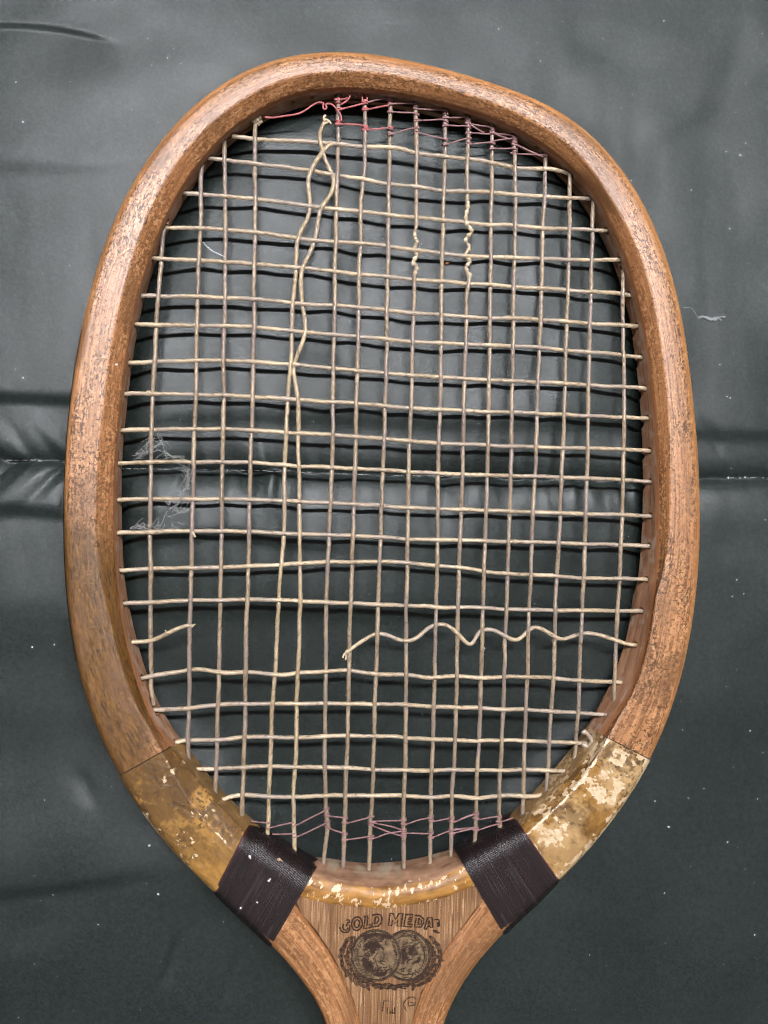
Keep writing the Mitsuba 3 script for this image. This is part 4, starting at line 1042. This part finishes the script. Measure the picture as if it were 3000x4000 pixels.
near = np.clip(1 - (np.abs(mmx) - 170) / 60, 0.2, 1)
h += -4.0 * np.where(d < 0, np.exp(d / 5.0), np.exp(-d / 4.5)) - 1.0 * np.exp(-np.abs(d) / 1.6)
# gathers that run out of the stitching
def gathers(seed, lam):
    r = np.random.default_rng(seed)
    xx = np.linspace(-800, 800, 16001)
    return xx, gaussian_filter1d(r.normal(0, 1, len(xx)), lam / 0.1, mode='wrap') * math.sqrt(2 * lam / 0.1 * 1.77)


gxx, g1 = gathers(21, 1.25)
_, g2 = gathers(22, 2.6)
_, amp = gathers(23, 14)
amp = np.interp(mmx, gxx, 0.6 + 0.35 * amp) * np.interp(ppx, [0, 400, 800, 3000], [1.15, 1.1, 1.0, 0.8])
lean = np.interp(ppx, [0, 300, 900, 1600, 3000], [0.85, 0.8, 0.15, 0.05, -0.3])
h += np.where(d < 0, 1, 0) * np.clip(amp, 0.05, 2) * (1.1 * np.interp(mmx - lean * d * 0.8, gxx, g1) * np.exp(d / 4.5) + 1.1 * np.interp(mmx - lean * d, gxx, g2) * np.exp(d / 11.0))
h += np.where(d >= 0, 1, 0) * np.clip(amp, 0.05, 2) * (1.5 * np.interp(mmx + lean * d, gxx + 3, g1) * np.exp(-d / 6.0) + 1.7 * np.interp(mmx + lean * d, gxx + 9, g2) * np.exp(-d / 12.0))


def fold(xs_, ys_, drop, width, rec, x0=-9999, x1=9999, soft=60.0):
    """A lap: the cloth falls by drop (mm) across a line, facing the viewer's side, and recovers below."""
    global h
    dd = (ppy - blend(ppx, xs_, ys_)) * 0.09
    m = 1 / (1 + np.exp(-np.clip((ppx - x0) / soft, -40, 40))) / (1 + np.exp(-np.clip((x1 - ppx) / soft, -40, 40)))
    step = 1 / (1 + np.exp(-np.clip(dd / width * 4, -40, 40)))
    h = h - drop * m * step * np.exp(-np.clip(dd, 0, None) / rec) + drop * 0.35 * m * (1 - step) * np.exp(np.clip(dd, None, 0) / rec)


fold([-1500, 0, 250, 600], [1535, 1552, 1562, 1570], 2.1, 3.4, 16, x1=480)
fold([-1500, 0, 250, 600], [1995, 1992, 2005, 2010], 2.3, 4.0, 22, x1=560)
fold([600, 900, 1300, 1800, 2500], [1655, 1640, 1650, 1668, 1660], 1.6, 6.0, 14, x0=560, x1=2600)
fold([480, 700, 850, 1100, 1400], [2135, 2100, 2085, 2120, 2150], 1.5, 3.5, 12, x0=500, x1=1250)
fold([480, 900, 1500, 2500], [2380, 2395, 2400, 2390], 1.6, 7.0, 20, x0=460, x1=2600)
fold([-500, 0, 150, 250, 350, 430, 520], [90, 95, 103, 115, 135, 152, 168], 0.95, 0.8, 10, x1=400, soft=30)
fold([-500, 0, 200, 420, 520], [3500, 3490, 3472, 3442, 3415], 1.6, 4.5, 16, x1=520)
fold([700, 1100, 1500, 2200], [560, 585, 640, 720], 1.2, 5.0, 14, x0=820, x1=2200)
fold([2500, 2750, 3000, 3600], [1690, 1700, 1706, 1700], 1.8, 5.0, 12, x0=2600)
fold([-500, 0, 300, 600], [620, 650, 660, 640], 0.9, 7.0, 16, x1=520)
fold([2300, 2650, 3000], [700, 520, 300], 1.0, 12.0, 18, x0=2150)


def crease(pts, depth, wid):
    """A sharp pinched line."""
    global h
    ln = np.array(spline2(pts, 8.0))
    best = np.full(h.shape, 1e9)
    box = (ppx > ln[:, 0].min() - 200) & (ppx < ln[:, 0].max() + 200) & (ppy > ln[:, 1].min() - 200) & (ppy < ln[:, 1].max() + 200)
    from scipy.spatial import cKDTree
    dist, k = cKDTree(ln).query(np.stack([ppx[box], ppy[box]], 1))
    taper = np.sin(np.pi * np.clip((k + 1) / (len(ln) + 1), 0, 1)) ** 0.7
    h[box] -= depth * taper * np.exp(-(dist * 0.09 / wid) ** 2)


crease([(700, 3655), (680, 3720), (655, 3790), (632, 3860)], 1.1, 1.5)
crease([(935, 3735), (905, 3830), (860, 3950)], 0.7, 2.2)
crease([(290, 3020), (330, 3080), (370, 3160)], 0.6, 3.0)
crease([(30, 3690), (160, 3610), (260, 3580)], 0.5, 6.0)
crease([(2755, 1640), (2790, 1690), (2830, 1770)], 0.7, 1.6)
crease([(2950, 60), (2870, 260), (2800, 500)], 0.5, 6.0)
h -= 1.0
# the quilted panels swell and sink
wl = 1 / (1 + np.exp(np.clip((ppx - 750) / 120, -40, 40)))
wr = 1 / (1 + np.exp(-np.clip((ppx - 2300) / 150, -40, 40)))
pw = ppy + 260 * (meshkit.fbm(P3(0.011, 0.002, 6.6), 2) - 0.5) + ppx * 0.05


def profile(y, xs_, ys_):
    yy = np.linspace(-6000, 12000, 6001)
    return np.interp(y, yy, gaussian_filter1d(np.interp(yy, xs_, ys_), 38, mode='nearest'))


h += wl * profile(pw, [-3000, 1800, 2060, 2820, 2980, 3330, 3480, 4100, 9000], [0, 0, 2.4, -2.8, -2.8, 2.6, 2.2, -0.8, -0.8])
h += wr * profile(pw, [-3000, 1880, 2100, 3000, 3400, 4200, 9000], [0, 0, 1.5, -0.8, -1.5, -4.0, -4.0])
h += (1 - wl) * (1 - wr) * np.interp(ppy, [-3000, 2000, 3500, 4200, 9000], [0, 0, -2.5, -3.0, -3.0])
h = gaussian_filter(h, 1.0)
# the padding swells up inside the hoop
hole = sg.Polygon(at(*(O + NRM * wW[:, None])[150:-150].T, 0.0)[:, :2]).buffer(-3)
hole = hole.union(sg.Polygon(at(np.array([1000, 2000, 1750, 1250.0]), np.array([3150, 3150, 3700, 3700.0]), 0.0)[:, :2]))
import shapely
swell = gaussian_filter(shapely.contains_xy(hole, gx.ravel(), gy.ravel()).reshape(gx.shape).astype(float), 9)
h += swell * np.interp(mmy, [-160, -60, 10, 80, 130], [5.8, 6.0, 4.6, -3.6, -9.0])
# pressed flat under the racket
rim = sg.Polygon(at(O[:, 0], O[:, 1], 0.0)[:, :2]).buffer(0.5).difference(sg.Polygon(at(*(O + NRM * wW[:, None])[150:-150].T, 0.0)[:, :2]).buffer(0))
import shapely
inside = shapely.contains_xy(rim, gx.ravel(), gy.ravel()).reshape(gx.shape) | ((np.abs(gx - base[0]) < 22) & (gy < base[1] + 60))
mask = np.clip(gaussian_filter(inside.astype(float), 3.5) * 2.0, 0, 1)
lim = -0.4
h = h - mask * np.maximum(h - lim, 0)
h = np.minimum(h, 7.0)
v = np.stack([gx, gy, h], -1).reshape(-1, 3)
ny, nx = gx.shape
i, j = np.meshgrid(np.arange(ny - 1), np.arange(nx - 1), indexing='ij')
a = i * nx + j
q = np.stack([a, a + 1, a + nx + 1, a + nx], -1).reshape(-1, 4)
put('cloth', (v, q), 'mat_cloth', smooth=True)
tag('cloth', kind='structure')
from scipy.interpolate import RegularGridInterpolator
HF = RegularGridInterpolator((ext(ys_in), ext(xs_in)), h, bounds_error=False, fill_value=0)


def on_cloth(px, py, lift=0.0):
    p = at(px, py, -1.0)
    for _ in range(4):
        z = HF(np.stack([p[..., 1], p[..., 0]], -1))
        p = at(px, py, z + lift)
    return p


# stitches along the seam
rs = np.random.default_rng(5)
x = -60.0
while x < 3060:
    L = rs.uniform(17, 24)
    xx = np.linspace(x, x + L, 6)
    yy = blend(xx, seam_x, seam_y) + rs.uniform(-1.5, 1.5)
    put_tube('cloth__stitch', on_cloth(xx, yy, 0.12 + 0.22 * np.sin(np.linspace(0, np.pi, 6))), 0.17, 'mat_stitch', 5)
    x += L + rs.uniform(6, 11)

# ------------------------------------------------------------------ fluff, lint and dust
def join(parts):
    V, Fc, n = [], [], 0
    for v_, f_ in parts:
        V.append(v_)
        Fc.append(np.asarray(f_) + n)
        n += len(v_)
    return np.vstack(V), np.vstack(Fc)


def fibres(paths, count, spread, r, seed, z0=1.0, zspread=1.0):
    rr = np.random.default_rng(seed)
    out = []
    for pts in paths:
        base_ = spline2(pts, 5.0)
        for _ in range(count):
            a, b = sorted(rr.integers(0, len(base_), 2))
            if b - a < 6:
                a, b = 0, len(base_) - 1
            q = base_[a:b + 1] + np.stack([wobble(b + 1 - a, spread, rr.integers(1e9), 4), wobble(b + 1 - a, spread, rr.integers(1e9), 4)], 1)
            z = ZS + z0 + wobble(b + 1 - a, zspread, rr.integers(1e9), 5)
            out.append(tube(at(q[:, 0], q[:, 1], z), r * rr.uniform(0.6, 1.2), 4, caps=False)[:2])
    return join(out)


W4 = lambda pts: [(450 + x / 3.687, 1650 + y / 3.687) for x, y in pts]
web1 = [W4([(270, 440), (380, 370), (490, 300), (560, 240), (640, 205)]), W4([(300, 530), (340, 470), (420, 400), (480, 330), (480, 260)]), W4([(480, 400), (560, 400), (640, 320), (660, 230), (600, 205)]), W4([(570, 400), (650, 320), (710, 290), (730, 400)]),
        W4([(600, 440), (680, 410), (760, 450), (860, 500), (1000, 535)]), W4([(690, 460), (780, 510), (900, 530), (960, 560)]), W4([(300, 440), (360, 470), (420, 460)])]
web2 = [W4([(950, 570), (1000, 650), (1040, 750), (1050, 870), (1060, 980)]), W4([(1050, 620), (1080, 700), (1050, 790), (1030, 900), (1090, 1040)]), W4([(900, 1060), (960, 1010), (1030, 990), (1060, 950)]), W4([(980, 690), (1040, 760), (1080, 740)])]
web3 = [W4([(760, 1140), (760, 1210), (800, 1140), (870, 1170), (980, 1130)]), W4([(820, 1225), (880, 1165), (960, 1140)]), W4([(820, 1290), (900, 1280), (1000, 1270), (1050, 1190)]), W4([(820, 1300), (850, 1310), (920, 1280)]),
        W4([(790, 1280), (700, 1360), (660, 1460), (620, 1520), (540, 1530)]), W4([(870, 1460), (920, 1510), (950, 1530)])]
web4 = [W4([(260, 1530), (310, 1500), (360, 1520), (400, 1490), (440, 1530)]), W4([(330, 1510), (390, 1490), (400, 1530)]), W4([(450, 1540), (540, 1490), (610, 1420)])]
v, f = fibres(web1, 4, 7.0, 0.065, 41)
put('cobweb', (v, f), 'mat_web')
tag('cobweb', 'topmost tangle of grey cobweb caught on the leftmost upright string', 'cobweb')
v, f = fibres(web2, 6, 8.0, 0.055, 42)
put('cobweb_001', (v, f), 'mat_web')
tag('cobweb_001', 'long thin cobweb strand hanging beside the second string, between two crossings', 'cobweb')
v, f = fibres(web3, 4, 5.0, 0.065, 43)
put('cobweb_002', (v, f), 'mat_web')
tag('cobweb_002', 'small looped cobweb fluff below the level strings at the left', 'cobweb')
v, f = fibres(web4, 6, 5.0, 0.085, 44)
put('cobweb_003', (v, f), 'mat_web')
tag('cobweb_003', 'lowest whitish clump of fluff resting on a string by the left wall', 'cobweb')

# white lint on the cloth at the right
L7 = lambda pts: [(2250 + x / 2.765, 1000 + y / 2.765) for x, y in pts]
parts = []
for pts, r in ((L7([(1320, 680), (1360, 650), (1420, 665), (1470, 690), (1510, 670), (1560, 655), (1605, 660)]), 0.30), (L7([(1330, 670), (1400, 655), (1450, 670), (1500, 690), (1530, 685)]), 0.40), (L7([(1320, 690), (1345, 665)]), 0.3), (L7([(1480, 660), (1510, 655), (1560, 670)]), 0.3)):
    q = spline2(pts, 3.0)
    q = q + np.stack([wobble(len(q), 1.5, len(parts) + 50, 3), wobble(len(q), 1.5, len(parts) + 60, 3)], 1)
    parts.append(tube(on_cloth(q[:, 0], q[:, 1], 0.5), r * (1 + wobble(len(q), 0.25, len(parts) + 70, 2)), 6)[:2])
q = spline2(L7([(1160, 560), (1220, 555), (1270, 590), (1300, 640), (1330, 670)]), 4.0)
parts.append(tube(on_cloth(q[:, 0], q[:, 1], 0.3), 0.10, 5)[:2])
put('lint_scrap', join(parts), 'mat_scrap', smooth=True)
tag('lint_scrap', 'white scrap of lint lying on the cloth right of the racket', 'lint')
q = spline2([(793, 945), (812, 966), (835, 983), (865, 997), (880, 1005)], 4.0)
put('white_hair', tube(at(q[:, 0], q[:, 1], ZS + 0.4), 0.11, 5)[:2], 'mat_lint', smooth=True)
tag('white_hair', 'fine white hair across two strings at the upper left', 'hair')
q = on_cloth(np.array([1738, 1750, 1760.0]), np.array([1031, 1027, 1022.0]), 0.6)
put_tube('seed_husk', np.vstack([q[0], q[0] * .6 + q[2] * .4, q[2]]), [0.25, 0.7, 0.25], 'mat_husk', 6)
tag('seed_husk', 'tiny brown husk on the cloth seen through the upper strings', 'husk')

specks = [(90, 476, 5), (654, 226, 4), (576, 150, 3), (62, 320, 3), (1948, 113, 4), (2110, 238, 3), (2593, 82, 4), (2978, 132, 4), (2913, 560, 5), (2892, 606, 8), (2837, 592, 4), (2700, 741, 4), (2850, 893, 5), (2466, 705, 5), (2912, 325, 3),
          (90, 1476, 6), (60, 1442, 3), (455, 1424, 7), (2812, 1424, 4), (2840, 1548, 5), (2853, 1555, 4), (2808, 1600, 4), (126, 2528, 5), (212, 2518, 4), (583, 3303, 7), (618, 3493, 5), (207, 3496, 3), (384, 3611, 3), (72, 3975, 3), (2559, 3129, 4), (2612, 3230, 7), (2688, 3117, 4),
          (2842, 3290, 5), (2595, 3488, 5), (2947, 3652, 5), (2911, 3394, 3), (2980, 2940, 4), (2930, 2855, 5), (2960, 3120, 3), (2906, 2320, 5), (2878, 2265, 6), (2860, 2330, 4), (2990, 2030, 4), (1893, 2532, 6), (1646, 953, 3), (2040, 2940, 4), (1650, 2790, 4), (1350, 2715, 3), (2750, 3080, 3),
          (1300, 1838, 5), (888, 1836, 6), (1860, 1862, 5), (2420, 1868, 4), (2845, 1866, 6), (2890, 1866, 5), (2910, 1864, 6), (2980, 1866, 4), (1460, 840, 3), (2600, 1900, 3), (2856, 1830, 3), (975, 3345, 7), (978, 3352, 5), (1050, 3440, 7), (1055, 3434, 5), (1005, 3525, 5), (940, 3547, 6)]
parts = []
ico = trimesh.creation.icosphere(subdivisions=1)
rk = np.random.default_rng(77)
for sx, sy, s in specks:
    racket = (455, 1424) == (sx, sy) or (900 < sx < 1260 and 3300 < sy < 3600)
    p = at(sx, sy, ZS + (7.6 if sy < 2000 else 10.3)) if racket else on_cloth(np.array([float(sx)]), np.array([float(sy)]), 0.2)[0]
    m_ = ico.vertices * (s * 0.062) * rk.uniform(0.55, 1.15, 3) * [1, 1, 0.6]
    parts.append((m_ + p, ico.faces))
for _ in range(150):
    sx, sy = rk.uniform(0, 3000), rk.uniform(0, 4000)
    p = on_cloth(np.array([sx]), np.array([sy]), 0.08)[0]
    parts.append((ico.vertices * rk.uniform(0.06, 0.14) * rk.uniform(0.5, 1.2, 3) + p, ico.faces))
put('dust', join(parts), 'mat_lint')
tag('dust', 'white dust specks scattered over the dark cloth', 'dust', kind='stuff')

# ------------------------------------------------------------------ the lamp overhead, out of the picture: a fluorescent tube in a trough
n = 24
tb = tube(np.stack([np.linspace(-500, 500, 13) * LAMP_LEN, np.zeros(13), np.zeros(13)], 1), 30.0, 16)
vv = tb[0] + LAMP * 1000
scene['ceiling_lamp__tube'] = mikit.ply((vv * MM, outward(vv, tb[1])), None, smooth=False)
scene['ceiling_lamp__tube']['emitter'] = {'type': 'area', 'radiance': {'type': 'rgb', 'value': [LAMP_L * 0.985, LAMP_L * 0.985, LAMP_L * 1.03]}}
box = trimesh.creation.box([1000 * LAMP_LEN + 40, 110, 40])
box.apply_translation(LAMP * 1000 + [0, 0, 55])
bsdf('mat_lamp', (0.8, 0.8, 0.8), 0.5)
put('ceiling_lamp__housing', box, 'mat_lamp')
tag('ceiling_lamp', 'long white tube lamp overhead, out of the picture', 'lamp')
